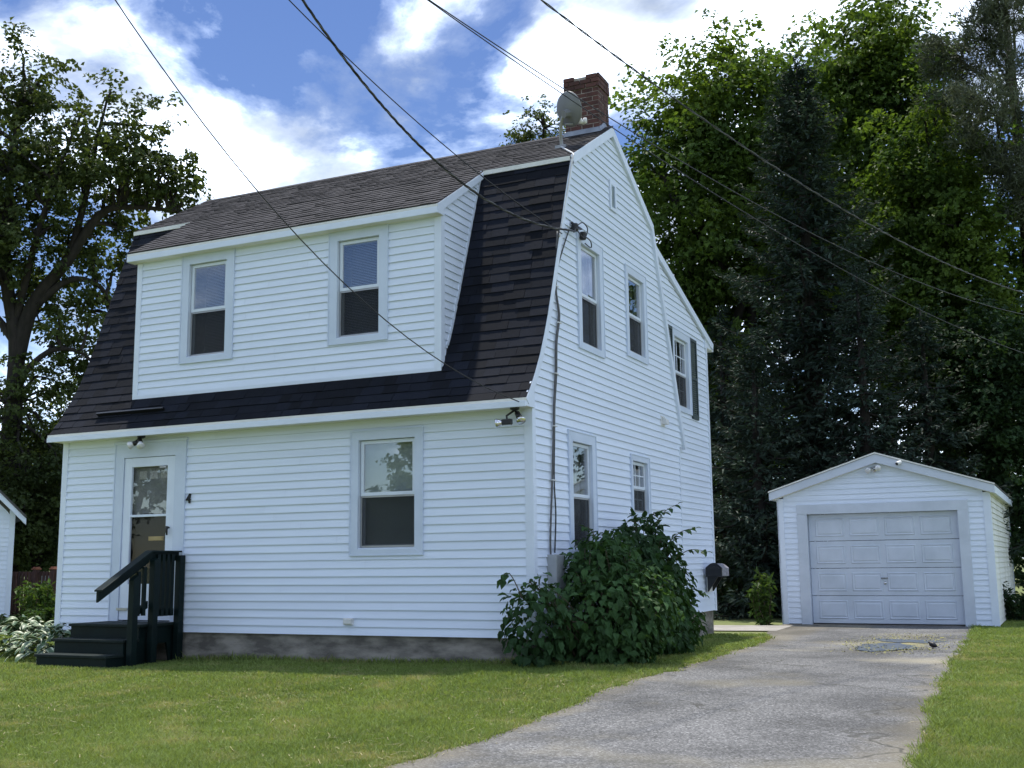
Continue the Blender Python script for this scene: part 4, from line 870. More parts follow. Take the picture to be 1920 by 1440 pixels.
def spruce(name, label, base, h, R, seed, mat='needle_spruce', group=None, step=.33, dens=1.0, pw=.85, zmin=.04):
    rng = np.random.default_rng(seed); base = np.array(base, float); t = empty(name, base, label, 'tree', group); mb = MB()
    mb.tube([base+np.array([0, 0, -.3]), base+np.array([0, 0, h*.5]), base+np.array([0, 0, h*.995])], [R*.075+.03, R*.045+.02, .012], 8)
    Ps_, Ns_, Ts_, Ls_ = [], [], [], []; z = h*zmin
    while z < h-.12:
        L0 = R*(1-z/h)**pw+.10; nbr = max(4, int(5+3*(1-z/h)))
        ph = rng.random()*6.28
        for k in range(nbr):
            az = ph+6.283*k/nbr+rng.normal()*.2; L = L0*rng.uniform(.72, 1.18); zz = z+rng.normal()*.10; d = np.array([math.cos(az), math.sin(az), 0])
            dr = .30*L*(1-z/h)+.02; n = max(4, int(L/.30)); s = np.linspace(0, 1, n+1); pts = base+np.outer(s*L, d); pts[:, 2] += zz-dr*np.sin(s*math.pi*.62)*1.15+.22*L*s**3
            if L > .5: mb.tube(list(pts), list(np.linspace(.012+.012*L, .006, n+1)), 4, False)
            ns = int((26+44*L)*dens); q = rng.random(ns)**.75; idx = q*n; i0 = np.minimum(idx.astype(int), n-1); fr = (idx-i0)[:, None]; P0 = pts[i0]*(1-fr)+pts[i0+1]*fr
            side = rng.choice([-1., 1.], ns)[:, None]; perp = np.array([-d[1], d[0], 0]); ln = rng.uniform(.14, .36, ns)*(.55+.75*(1-q))*min(1.0, .5+L*.4)
            P0 = P0+perp*side*(rng.random((ns, 1))*ln[:, None]*.9)+np.array([0, 0, 1])*rng.normal(size=(ns, 1))*.05
            T = unit(d*.75+perp*side*.75+np.array([0, 0, -.28])+rng.normal(size=(ns, 3))*.28); T[:, 2] += .35*(q > .85)
            Ps_.append(P0); Ts_.append(unit(T)); Ns_.append(unit(np.array([0, 0, 1.])+rng.normal(size=(ns, 3))*.55)); Ls_.append(ln*.85)
        z += step*(.75+.5*rng.random())*(1 if z < h*.8 else .6)
    # leader shoots
    ns = 60; q = rng.random(ns); P0 = base+np.stack([rng.normal(size=ns)*.02, rng.normal(size=ns)*.02, h-.6+q*.7], -1); T = unit(rng.normal(size=(ns, 3))*np.array([1, 1, .3])+np.array([0, 0, .8])); Ps_.append(P0); Ts_.append(T); Ns_.append(unit(rng.normal(size=(ns, 3)))); Ls_.append(np.full(ns, .13))
    P0 = np.concatenate(Ps_); L = np.concatenate(Ls_); V, Fc = leaves(P0, np.concatenate(Ns_), np.concatenate(Ts_), L, L*.26+.015, .1)
    o = add_mesh('crown', fast_mesh('crown', V, Fc), MATS[mat], t); tag(o, kind='stuff'); mb.build('trunk', MATS['bark'], t, True); return t
def pine(name, label, base, h, boughs, seed, group=None):
    rng = np.random.default_rng(seed); base = np.array(base, float); t = empty(name, base, label, 'tree', group); mb = MB(); mb.tube([base+np.array([0, 0, -.3]), base+np.array([.1, 0, h*.5]), base+np.array([0, .1, h])], [.28, .2, .05], 8)
    P0, T, Nn, L = [], [], [], []
    for (c, r) in boughs:
        c = np.array(c); r = np.array(r); zt = min(h*.97, max(1.5, c[2]-base[2]-np.linalg.norm((c-base)[:2])*.22)); a = base+np.array([0, 0, zt])
        main = branch(mb, a, c, .05, .015, rng, 6, .05, .03); nt_ = int(26*r[0]*r[1]+22)
        for k in range(nt_):
            d = unit(rng.normal(size=3)); tc_ = c+d*r*rng.random()**.4
            if k % 3 == 0: branch(mb, main[rng.integers(3, 7)], tc_, .014, .006, rng, 3, .08, .03)
            m_ = 34; dd = unit(rng.normal(size=(m_, 3))+np.array([0, 0, .55])+unit(tc_-a)*.5); P0.append(np.repeat(tc_[None], m_, 0)+rng.normal(size=(m_, 3))*.10); T.append(dd); Nn.append(unit(rng.normal(size=(m_, 3)))); L.append(rng.uniform(.14, .26, m_))
    P0 = np.concatenate(P0); L = np.concatenate(L); V, Fc = leaves(P0, np.concatenate(Nn), np.concatenate(T), L, np.full(len(L), .032), .1)
    o = add_mesh('crown', fast_mesh('crown', V, Fc), MATS['needle_pine'], t); tag(o, kind='stuff'); mb.build('trunk', MATS['bark'], t, True); return t
def lobe(px, py, d, rx, ry_, rdep=None):
    s = d/F_PX; c = at(px, py, d); return (c, np.array([rx*s, (rdep or rx*s*.9), ry_*s]))
def gbase(px, d, py=1080):
    p = at(px, py, d); return np.array([p[0], p[1], H(p[0], p[1])])

# ------------------------------------------------------------------ trees
# left: spreading tree with open limbs
D = 30.0
limbs = [([gbase(8, D), at(14, 900, D), at(25, 760, D), at(30, 640, D), at(10, 500, D), at(20, 330, D), at(40, 190, D)], 0.326, 0.068),
         ([at(28, 690, D), at(60, 575, D), at(125, 490, D), at(185, 405, D), at(235, 388, D), at(330, 395, D)], 0.218, 0.041),
         ([at(60, 580, D), at(130, 525, D), at(190, 540, D+.5), at(215, 600, D+1)], 0.109, 0.041),
         ([at(130, 485, D), at(160, 370, D), at(180, 270, D), at(200, 190, D)], 0.109, 0.027),
         ([at(25, 720, D), at(90, 660, D), at(150, 660, D), at(190, 700, D)], 0.095, 0.027),
         ([at(28, 640, D), at(-10, 590, D), at(-70, 520, D)], 0.136, 0.041),
         ([at(30, 600, D), at(70, 440, D-.5), at(110, 320, D-.5), at(140, 240, D)], 0.109, 0.027)]
LB = [lobe(45, 165, D, 65, 75), lobe(20, 330, D, 90, 110), lobe(120, 300, D, 90, 80), lobe(235, 225, D, 60, 70), lobe(215, 330, D, 90, 70), lobe(310, 345, D, 75, 45), lobe(330, 390, D, 55, 26),
      lobe(60, 480, D, 110, 75, 2.0), lobe(180, 465, D+1, 70, 50), lobe(250, 420, D+1, 60, 40), lobe(130, 600, D+1, 85, 45), lobe(40, 740, D, 90, 60, 1.4), lobe(150, 690, D+1, 60, 50), lobe(60, 890, D, 90, 60, 1.2), lobe(-80, 420, D, 100, 200)]
broadleaf('spreading_tree', 'tall spreading tree with dark open limbs left of the house', gbase(8, D), LB, 330, 112, .135, 'leaf_left', .33, 11, limbs=limbs, nbr=190, br=(.35, .85), shell=.3, sub=7, group=None)
D2 = 30.0
broadleaf('background_tree', 'shaded leafy tree behind the brown picket fence', gbase(70, D2), [lobe(60, 930, D2, 110, 110), lobe(120, 870, D2+2, 80, 130), lobe(20, 1010, D2, 90, 70), lobe(110, 1010, D2+1, 80, 60)], 240, 110, .12, 'leaf_left', .2, 12, nbr=30)
# small tree behind the ridge
D3 = 42.0
broadleaf('distant_tree', 'thin-leaved tree top showing above the ridge beside the chimney', gbase(1010, D3), [lobe(1020, 240, D3, 40, 45), lobe(1000, 300, D3, 60, 70), lobe(985, 262, D3, 22, 22)], 60, 60, .12, 'leaf_left', .2, 13, nbr=40, br=(.3, .6))
# right: maples, spruce, pine
DA = 33.0
broadleaf('maple_tree', 'broad bright green maple rising beside the house gable', gbase(1405, DA), [lobe(1330, 215, DA, 95, 115), lobe(1245, 330, DA, 70, 130), lobe(1410, 260, DA, 95, 135), lobe(1300, 430, DA, 120, 150), lobe(1235, 520, DA, 55, 150), lobe(1420, 500, DA+1, 120, 180), lobe(1310, 680, DA, 90, 130), lobe(1440, 180, DA, 50, 70), lobe(1390, 800, DA+1, 100, 140)], 520, 126, .16, 'leaf_maple', .34, 21, nbr=60, br=(.6, 1.25), group='maples behind the garage')
DB = 36.0
broadleaf('maple_tree', 'tallest maple standing behind the spruce with rounded crown', gbase(1690, DB), [lobe(1630, 130, DB, 85, 115), lobe(1570, 190, DB, 70, 90), lobe(1690, 200, DB, 90, 120), lobe(1640, 340, DB, 130, 130), lobe(1590, 480, DB+1, 120, 140), lobe(1700, 520, DB+1, 120, 130)], 430, 126, .17, 'leaf_maple', .36, 22, nbr=60, br=(.6, 1.25), group='maples behind the garage')
DC = 31.0
broadleaf('maple_tree', 'sunlit maple with hanging clumps in front of the pine', gbase(1800, DC), [lobe(1740, 260, DC, 75, 75), lobe(1700, 370, DC, 90, 80), lobe(1800, 350, DC, 100, 90), lobe(1760, 470, DC, 130, 70), lobe(1830, 560, DC, 140, 120), lobe(1720, 640, DC, 120, 120), lobe(1860, 740, DC, 120, 150)], 420, 126, .15, 'leaf_maple', .30, 23, nbr=80, br=(.5, 1.05), group='maples behind the garage')
broadleaf('understory_tree', 'dark leafy tree filling the gap to the right of garage', gbase(1880, 27), [lobe(1880, 800, 27, 90, 170), lobe(1820, 720, 28, 110, 120), lobe(1930, 950, 26, 70, 130)], 260, 100, .13, 'leaf_dark', .2, 24, nbr=25)
SD = 26.0
spruce('spruce_tree', 'tall dark spruce with pointed tip behind the garage', gbase(1545, SD), at(1505, 42, SD)[2]-H(*gbase(1545, SD)[:2]), 3.7, 31, group='spruces behind the garage', dens=1.35, pw=.72)
for i, (px, dd, py, R, lab) in enumerate([(1430, 24.5, 610, 2.0, 'short dark spruce between the house and garage'), (1640, 24.0, 480, 2.2, 'mid-height spruce behind the garage roof peak'), (1760, 25.0, 560, 2.2, 'dark spruce behind the right slope of garage roof'), (1370, 29.0, 560, 2.4, 'shaded spruce close beside the rear corner of the house')]):
    b = gbase(px, dd); spruce('spruce_tree', lab, b, at(px, py, dd)[2]-b[2], R, 40+i, group='spruces behind the garage', dens=.95)
PD = 29.0
pine('pine_tree', 'grey-green pine with long needles at the upper right corner', gbase(1975, PD), 17.5, [(at(x, y, PD+dz), np.array([rx, rx, rz])*PD/F_PX) for x, y, rx, rz, dz in [(1850, 60, 75, 45, 0), (1800, 120, 55, 40, 1), (1755, 105, 35, 50, 1), (1890, 130, 60, 50, 0), (1850, 190, 70, 40, -1), (1780, 190, 60, 35, 1), (1900, 230, 50, 50, 1), (1840, 260, 60, 40, 0), (1910, 20, 60, 40, 0), (1890, 310, 50, 30, 0), (1860, 10, 60, 40, 0), (1915, 400, 30, 20, 0), (1820, -60, 80, 40, 0), (1905, 350, 40, 16, 0)]], 51)
# trees across the street, behind the camera: the windows mirror them
def mirror_tree(label, x, y, sx, seed, hh):
    z = H(x, y); c = np.array([x, y, z]); broadleaf('street_tree', label, c, [(c+np.array([dx*sx, dy*sx, dz*hh]), np.array([rx*sx, rx*sx, rz*hh])) for dx, dy, dz, rx, rz in [(0, 0, 7, 3.0, 2.6), (-2.2, .5, 5, 2.4, 2.0), (2.0, -.5, 5.4, 2.5, 2.0), (.3, 1, 4, 2.8, 1.8), (-.4, 0, 9, 1.8, 1.6)]], 220, 60, .26, 'leaf_left', .3, seed, group='trees across the street', nbr=20)
mirror_tree('wide street tree mirrored in the front windows', -20, -36, 1.1, 201, .75); mirror_tree('tall street tree mirrored in the dormer glass', -39, -34, 1.3, 202, 1.35); mirror_tree('low street tree mirrored in the ground-floor glass', -12, -38, 1.2, 204, .7)
# distant wood closing the view
rng = np.random.default_rng(61); lob = []
for x in range(-260, 2300, 95):
    if -100 < x < 1250 and not x < 200: continue
    lob.append(lobe(x, 985+rng.normal()*20, 50, 80, 120, 3))
V, Fc, _ = crown(lob, 700, 70, .26, rng, br=(.6, 1.3))
tag(add_mesh('distant_wood', fast_mesh('distant_wood', V, Fc), MATS['leaf_dark']), 'far-off wood of dark foliage closing the view behind the trees', 'wood', kind='stuff')

# shrubs
def shrub(name, label, base, r, h, n, size, mat, seed, stems=14, group=None, cat='shrub', up_=.4):
    rng = np.random.default_rng(seed); base = np.array(base, float); t = empty(name, base, label, cat, group); mb = MB(); Pn_, Nn_, Tn_ = [], [], []
    for k in range(stems):
        az = rng.random()*6.28; rr = r*math.sqrt(rng.random()); tip = base+np.array([math.cos(az)*rr, math.sin(az)*rr, h*rng.uniform(.6, 1.0)]); pts = branch(mb, base+np.array([math.cos(az), math.sin(az), 0])*rr*.3-np.array([0, 0, .05]), tip, .012, .004, rng, 5, .05)
        m_ = n//stems; q = rng.random(m_)**.7*5; i0 = np.minimum(q.astype(int), 4); f = (q-i0)[:, None]; PP = np.array(pts); p = PP[i0]*(1-f)+PP[i0+1]*f+rng.normal(size=(m_, 3))*np.array([.07, .07, .04])*r
        Pn_.append(p); Nn_.append(unit(np.array([0, 0, .9])+rng.normal(size=(m_, 3))*.5)); Tn_.append(unit((p-base)*np.array([1, 1, 0])+rng.normal(size=(m_, 3))*.5+np.array([0, 0, up_-.5])))
    P0 = np.concatenate(Pn_); L = size*np.random.default_rng(seed+1).uniform(.6, 1.3, len(P0)); V, Fc = leaves(P0, np.concatenate(Nn_), np.concatenate(Tn_), L, L*.45)
    tag(add_mesh('foliage', fast_mesh('foliage', V, Fc), MATS[mat], t), kind='stuff'); mb.build('stems', MATS['twig'], t, True); return t
b = gbase(1452, 21.3, 1170); b = np.array([.30, 10.0, H(.30, 10.0)])
shrub('garden_plant', 'light green upright garden plant against the left side of garage', b, .36, 1.0, 480, .14, 'leaf_shrub', 71, 7, cat='plant')
for i, (px, dd, r, h, lab, mt) in enumerate([(1400, 25, .9, 1.1, 'dark low shrub behind the concrete path', 'leaf_dark'), (1365, 26, .8, .9, 'dark shrub just behind the house rear corner', 'leaf_dark'), (78, 22.5, .42, 1.0, 'leafy green shrub in front of the picket fence', 'leaf_shrub'), (92, 21.5, .4, .5, 'low weedy shrub behind the hostas', 'leaf_shrub'), (30, 22, .6, .35, 'low dark ground shrub beside the neighbouring house', 'leaf_dark'), (1440, 27, 1.2, 1.8, 'tall dark shrub between the two buildings', 'leaf_dark'), (1905, 22, .7, .7, 'dark low shrub by the garage side wall', 'leaf_dark')]):
    shrub('shrub', lab, gbase(px, dd), r, h, 1500, .12, mt, 80+i, 18)

# the big leafy bush at the corner: heart-shaped leaves, some on arching shoots
def heart_leaf(L=.092, W_=.072):
    pts = [(0, 0, 0), (.10, .36, .10), (.35, .5, .14), (.70, .26, .06), (1, 0, -.14), (.70, -.26, .06), (.35, -.5, .14), (.10, -.36, .10), (.45, 0, .0)]
    V = [(x*L, y*W_, z*L) for x, y, z in pts]; F_ = [(0, 1, 8), (1, 2, 8), (2, 3, 8), (3, 4, 8), (4, 5, 8), (5, 6, 8), (6, 7, 8), (7, 0, 8)]
    return np.array(V), np.array(F_)
HV, HF = heart_leaf(); HL = bpy.data.meshes.new('leaf'); HL.from_pydata([tuple(v) for v in HV], [], [tuple(f) for f in HF]); HL.materials.append(MATS['leaf_bush'])
def frames(T, Nn):
    T = unit(T); Nn = unit(Nn-T*np.sum(T*Nn, 1, keepdims=True)); return T, np.cross(Nn, T), Nn
def bush(name, label, base, ells, n, seed, shoots, group):
    rng = np.random.default_rng(seed); base = np.array(base, float); t = empty(name, base, label, 'bush', group); mb = MB(); PP, TT, NN, SS = [], [], [], []
    vol = np.array([e[1][0]*e[1][1]*e[1][2] for e in ells])**.7; vol /= vol.sum()
    for (c, r), v in zip(ells, vol):
        c = np.array(c); r = np.array(r); m_ = int(n*v); d = unit(rng.normal(size=(m_, 3))); f = .55+.5*rng.random((m_, 1))**.8; bump_ = 1+.12*np.sin(d[:, :1]*7+d[:, 1:2]*5)*np.cos(d[:, 2:]*6); p = c+d*r*f*bump_
        keep = (p[:, 2] > hgt(p[:, 0], p[:, 1])+.03) & ~((p[:, 0] < .06) & (p[:, 1] > -.06)); p = p[keep]; d = d[keep]; m_ = len(p)
        PP.append(p); NN.append(unit(d*.7+np.array([0, 0, .75])+rng.normal(size=(m_, 3))*.35)); TT.append(unit(d*.55+np.array([0, 0, -.75])+rng.normal(size=(m_, 3))*.4)); SS.append(rng.uniform(.45, 1.4, m_))
        for k in range(12):
            d1 = unit(rng.normal(size=3)); d1[2] = abs(d1[2]); e_ = c+d1*r*.9; e_[0] = max(e_[0], .08); q = base+np.array([rng.normal()*.12, rng.normal()*.15, -.05]); branch(mb, q, e_, .012, .004, rng, 5, .05)
    ind = []
    for pts in shoots:
        q = spl(pts, 6); mb.tube(q, list(np.linspace(.008, .002, len(q))), 5, False)
        for i in range(4, len(q)-1, 2):
            for sgn in (-1, 1):
                tdir = q[min(i+1, len(q)-1)]-q[i-1]; tdir = tdir/np.linalg.norm(tdir); sd_ = np.cross(tdir, [0, 0, 1.]); ind.append((q[i], tdir*.5+sd_*sgn*.8+np.array([0, 0, -.45])+rng.normal(size=3)*.15, np.array([0, 0, 1.])+rng.normal(size=3)*.25, rng.uniform(.9, 1.35)))
        ind.append((q[-1], q[-1]-q[-3], np.array([0, 0, 1.]), .8))
    P_ = np.concatenate(PP); T_, B_, N_ = frames(np.concatenate(TT), np.concatenate(NN)); S_ = np.concatenate(SS)
    # the outermost leaves facing the camera become separate leaves as well
    dist = np.linalg.norm(P_-CAM, axis=1); order = np.argsort(dist); solo = order[:min(110, len(order))]; rest = order[110:]
    V = P_[rest][:, None, :]+S_[rest][:, None, None]*(HV[None, :, 0:1]*T_[rest][:, None, :]+HV[None, :, 1:2]*B_[rest][:, None, :]+HV[None, :, 2:3]*N_[rest][:, None, :])
    Fc = (HF[None]+(np.arange(len(rest))*len(HV))[:, None, None]).reshape(-1, 3)
    fo = add_mesh('foliage', fast_mesh('foliage', V.reshape(-1, 3), Fc), MATS['leaf_bush'], t); tag(fo, kind='stuff'); mb.build('stems', MATS['twig'], t, True)
    for i in solo: ind.append((P_[i], T_[i], N_[i], S_[i]))
    for p, td, nn, s in ind:
        T1, B1, N1 = frames(np.array([td]), np.array([nn])); o = bpy.data.objects.new('leaf', HL); M3 = Matrix(((T1[0][0]*s, B1[0][0]*s, N1[0][0]*s, p[0]), (T1[0][1]*s, B1[0][1]*s, N1[0][1]*s, p[1]), (T1[0][2]*s, B1[0][2]*s, N1[0][2]*s, p[2]), (0, 0, 0, 1)))
        link(o, t); o.matrix_basis = M3
    return t
bush('lilac_bush', 'dense dark green bush hugging the front corner of the house', (.62, .55, H(.62, .55)), [((.60, .50, .22), (.62, .62, .55)), ((.55, .75, .72), (.46, .5, .42)), ((.15, -.30, .18), (.36, .30, .52)), ((.95, .85, .30), (.45, .55, .5)), ((.42, 1.35, .85), (.36, .42, .38)), ((.6, .6, -.1), (.6, .6, .4))], 5200, 91,
     [[(.02, -.35, .45), (-.10, -.42, .72), (-.18, -.50, .62)], [(.05, -.3, .3), (-.13, -.42, .25), (-.2, -.46, .05)], [(.5, .8, 1.0), (.42, .75, 1.2), (.35, .7, 1.25)]], 'bushes along the gable wall')
bush('lilac_bush', 'larger bush with long arching shoots beside the gridded ground-floor window', (.55, 2.5, H(.55, 2.5)), [((.55, 2.1, .30), (.52, .72, .70)), ((.48, 2.75, .55), (.46, .72, .72)), ((.42, 2.5, 1.0), (.36, .6, .42)), ((.55, 3.2, .15), (.40, .55, .60)), ((.60, 2.6, -.05), (.50, .95, .40))], 5600, 92,
     [[(.5, 2.7, 1.2), (.62, 2.9, 1.48), (.80, 3.0, 1.60)], [(.6, 2.9, 1.0), (.78, 3.1, 1.22), (.98, 3.2, 1.28)], [(.6, 3.0, .75), (.85, 3.2, .98), (1.10, 3.3, .96)], [(.65, 3.1, .35), (.88, 3.3, .46), (1.02, 3.4, .38)], [(.65, 3.1, .1), (.85, 3.3, .18), (.98, 3.35, .08)], [(.45, 2.3, 1.15), (.42, 2.3, 1.38), (.40, 2.28, 1.48)], [(.5, 2.5, 1.25), (.56, 2.6, 1.45), (.66, 2.7, 1.5)]], 'bushes along the gable wall')
# hostas
def hosta_mesh():
    n = 7; V = []; 
    for i in range(n):
        t = i/(n-1); wv = .5*math.sin(math.pi*min(1, t*.97+.03))**.8*(1-.25*t); z = .42*math.sin(t*2.0)-.42*t*t*1.35
        for s in (-1, -.5, 0, .5, 1): V.append((t, s*wv*.46, z*.6+.10*abs(s)*wv))
    F_ = [(i*5+j, i*5+j+1, i*5+j+6, i*5+j+5) for i in range(n-1) for j in range(4)]
    me = bpy.data.meshes.new('leaf'); me.from_pydata(V, [], F_); me.polygons.foreach_set('use_smooth', [True]*len(F_)); return me
def hostamat():
    m = bpy.data.materials.new('hosta_leaf'); m.use_nodes = True; nt = m.node_tree; b = nt.nodes['Principled BSDF']; b.inputs['Roughness'].default_value = .45
    tcn = nt.nodes.new('ShaderNodeTexCoord'); sx = nt.nodes.new('ShaderNodeSeparateXYZ'); nt.links.new(tcn.outputs['Object'], sx.inputs[0]); ab = nt.nodes.new('ShaderNodeMath'); ab.operation = 'ABSOLUTE'; nt.links.new(sx.outputs['Y'], ab.inputs[0])
    nz = nt.nodes.new('ShaderNodeTexNoise'); nz.inputs['Scale'].default_value = 6; nt.links.new(tcn.outputs['Object'], nz.inputs[0]); ma = nt.nodes.new('ShaderNodeMath'); ma.operation = 'MULTIPLY_ADD'; ma.inputs[1].default_value = .12; nt.links.new(nz.outputs['Fac'], ma.inputs[0]); nt.links.new(ab.outputs[0], ma.inputs[2])
    r = ramp(nt.nodes, [(.135, (.060, .11, .045)), (.175, (.10, .16, .065)), (.195, (.46, .50, .33))]); nt.links.new(ma.outputs[0], r.inputs[0]); nt.links.new(r.outputs[0], b.inputs['Base Color']); return m
HM = hosta_mesh(); HM.materials.append(hostamat())
def hosta(label, x, y, r, n, seed):
    rng = np.random.default_rng(seed); z = H(x, y); t = empty('hosta_plant', (x, y, z), label, 'plant', 'hostas beside the steps')
    for k in range(n):
        ring = rng.random(); az = rng.random()*6.28; L = r*rng.uniform(.26, .42); st_ = ring**.7*r*.9; px__, py__ = x+math.cos(az)*st_, y+math.sin(az)*st_; pz = z+.10+(1-ring)*.34*r/.6+rng.normal()*.02
        o = bpy.data.objects.new('leaf', HM); o.matrix_basis = Matrix.Translation((px__, py__, pz)) @ Matrix.Rotation(az+rng.normal()*.35, 4, 'Z') @ Matrix.Rotation(rng.uniform(-.5, .35)*(1-ring*.3)+ring*.35, 4, 'Y') @ Matrix.Rotation(rng.normal()*.25, 4, 'X') @ Matrix.Scale(L, 4); link(o, t)
    mb = MB()
    for k in range(18):
        az = rng.random()*6.28; mb.tube(spl([(x+math.cos(az)*.03, y+math.sin(az)*.03, z-.02), (x+math.cos(az)*r*.2, y+math.sin(az)*r*.2, z+.12), (x+math.cos(az)*r*.5, y+math.sin(az)*r*.5, z+.2)], 3), .005, 4, False)
    mb.build('stalks', MATS['leaf_shrub'], t, True)
hosta('variegated hosta clump right beside the green steps', -6.85, -.42, .55, 120, 101); hosta('variegated hosta clump below the white corner board', -7.45, .05, .62, 140, 102); hosta('variegated hosta clump at the far left edge', -8.15, .25, .66, 140, 103)

# ------------------------------------------------------------------ lawn
def lawnmask(x, y):
    oh = .09*np.random.default_rng(5).random(len(x))**3; l = (x < xL(y)+oh) & (y < 7.45); r = x > xR(y)-oh
    hs = (x > -W+.03) & (x < -.02) & (y > .02) & (y < 7.75); stp = (x > -6.3) & (x < -5.0) & (y > -1.26) & (y < .1); bs = (x > 0) & (x < .75) & (y > .0) & (y < 4.6)
    ca, sa = math.cos(TH), math.sin(TH); u_ = (x-GX)*ca+(y-GY)*sa; w_ = -(x-GX)*sa+(y-GY)*ca; gr = (u_ > U0) & (u_ < U1) & (w_ > 0) & (w_ < GD)
    return (l | r) & ~hs & ~stp & ~bs & ~gr
def lawn(nmax, seed):
    rng = np.random.default_rng(seed); xs, ys = [], []
    # sample positions uniformly over the view: denser near the camera
    n = nmax*3; d = 5.2*np.exp(rng.random(n)*math.log(26/5.2)); px = rng.uniform(-60, 1980, n); ray = fw[None, :2]+((px-960)/F_PX)[:, None]*R2[None, :2]
    x = CAM[0]+ray[:, 0]*d/np.cos(PIT); y = CAM[1]+ray[:, 1]*d/np.cos(PIT); k = lawnmask(x, y); x, y, d = x[k][:nmax], y[k][:nmax], d[k][:nmax]; n = len(x)
    z = hgt(x, y); patch = np.sin(x*1.9+np.sin(y*1.3)*1.5)*np.sin(y*1.6+np.cos(x*.9)*1.2); h = (.030+.012*patch+.014*rng.random(n))*(1+.25*(rng.random(n) > .97)); w_ = .0034*np.maximum(1, d/7.5)
    tn = np.sin(x*5.1+2*np.sin(y*3.3))*np.sin(y*6.3+2*np.sin(x*2.7)); h = h*(1+.55*np.clip(tn-.45, 0, 1)); ed = np.minimum(np.abs(x-xL(y)), np.abs(x-xR(y))); h = h*(1+.7*(ed < .10)*rng.random(n)); wl_ = (np.abs(y) < .16) & (x < 0); h = h*(1+1.6*wl_*rng.random(n))
    az = rng.random(n)*6.283; ln = rng.normal(size=(n, 2))*.7; b = np.stack([np.cos(az), np.sin(az), np.zeros(n)], -1)*w_[:, None]; o = np.stack([x, y, z-.004], -1); tip = o+np.stack([ln[:, 0]*h, ln[:, 1]*h, h+.004], -1); mid = o+np.stack([ln[:, 0]*h*.35, ln[:, 1]*h*.35, h*.6], -1)
    V = np.stack([o-b, o+b, mid+b*.7, tip, mid-b*.7], 1).reshape(-1, 3); i = np.arange(n)[:, None]*5
    Fc = np.concatenate([np.concatenate([i, i+1, i+2], 1), np.concatenate([i, i+2, i+4], 1), np.concatenate([i+4, i+2, i+3], 1)], 0); return V, Fc
def grassmat():
    m = leafmat('grass_blade', (.205, .270, .082), (.150, .210, .060), .4, .6, .35, (1.3, 1.25, .6)); nt = m.node_tree
    b = nt.nodes['Principled BSDF']; src = b.inputs['Base Color'].links[0].from_socket; geo = nt.nodes.new('ShaderNodeNewGeometry'); n = nt.nodes.new('ShaderNodeTexNoise'); n.inputs['Scale'].default_value = 1.7; n.inputs['Detail'].default_value = 8; nt.links.new(geo.outputs['Position'], n.inputs[0])
    ad = nt.nodes.new('ShaderNodeMath'); ad.operation = 'MULTIPLY_ADD'; ad.inputs[1].default_value = .22; nt.links.new(geo.outputs['Random Per Island'], ad.inputs[0]); nt.links.new(n.outputs['Fac'], ad.inputs[2])
    r = ramp(nt.nodes, [(.66, .0), (.88, .8)]); nt.links.new(ad.outputs[0], r.inputs[0]); mx = nt.nodes.new('ShaderNodeMixRGB'); mx.inputs[2].default_value = (.40, .36, .19, 1); nt.links.new(r.outputs[0], mx.inputs[0]); nt.links.new(src, mx.inputs[1]); nt.links.new(mx.outputs[0], b.inputs['Base Color'])
    for l in list(nt.links):
        if l.to_node.type == 'MIX_RGB' and l.to_node.blend_type == 'MULTIPLY' and l.to_socket == l.to_node.inputs[1]: nt.links.new(mx.outputs[0], l.to_socket)
    return m
V, Fc = lawn(360000, 111)
tag(add_mesh('lawn_grass', fast_mesh('lawn_grass', V, Fc), grassmat()), 'short mown grass of the front lawn and driveway verges', 'grass', kind='stuff')
# straw and clippings along the driveway edge
rng = np.random.default_rng(113); n = 2600; y = rng.uniform(-6.5, 7, n); sd_ = rng.random(n) < .6; x = np.where(sd_, xL(y)+rng.normal(size=n)*.07-.03, xR(y)+rng.normal(size=n)*.07+.03); m2 = rng.random(n) < .45; x = np.where(m2, rng.uniform(-3.5, 1.3, n), x); y = np.where(m2, rng.uniform(-6.5, -.8, n), y)
az = rng.random(n)*6.28; L = rng.uniform(.03, .11, n); o = np.stack([x, y, hgt(x, y)+np.where(m2, .032, .022)], -1); dv = np.stack([np.cos(az)*L, np.sin(az)*L, rng.normal(size=n)*.008], -1); pv = np.stack([-np.sin(az), np.cos(az), np.zeros(n)], -1)*.0022
V = np.stack([o-dv/2-pv, o-dv/2+pv, o+dv/2+pv, o+dv/2-pv], 1).reshape(-1, 3); i = np.arange(n)[:, None]*4; M('straw', (.36, .31, .17), .8, (.26, .22, .12), island=.3)
tag(add_mesh('dry_clippings', fast_mesh('dry_clippings', V, np.concatenate([i, i+1, i+2, i+3], 1)), MATS['straw']), 'dry straw-coloured grass clippings along the driveway edge', 'clippings', kind='stuff')

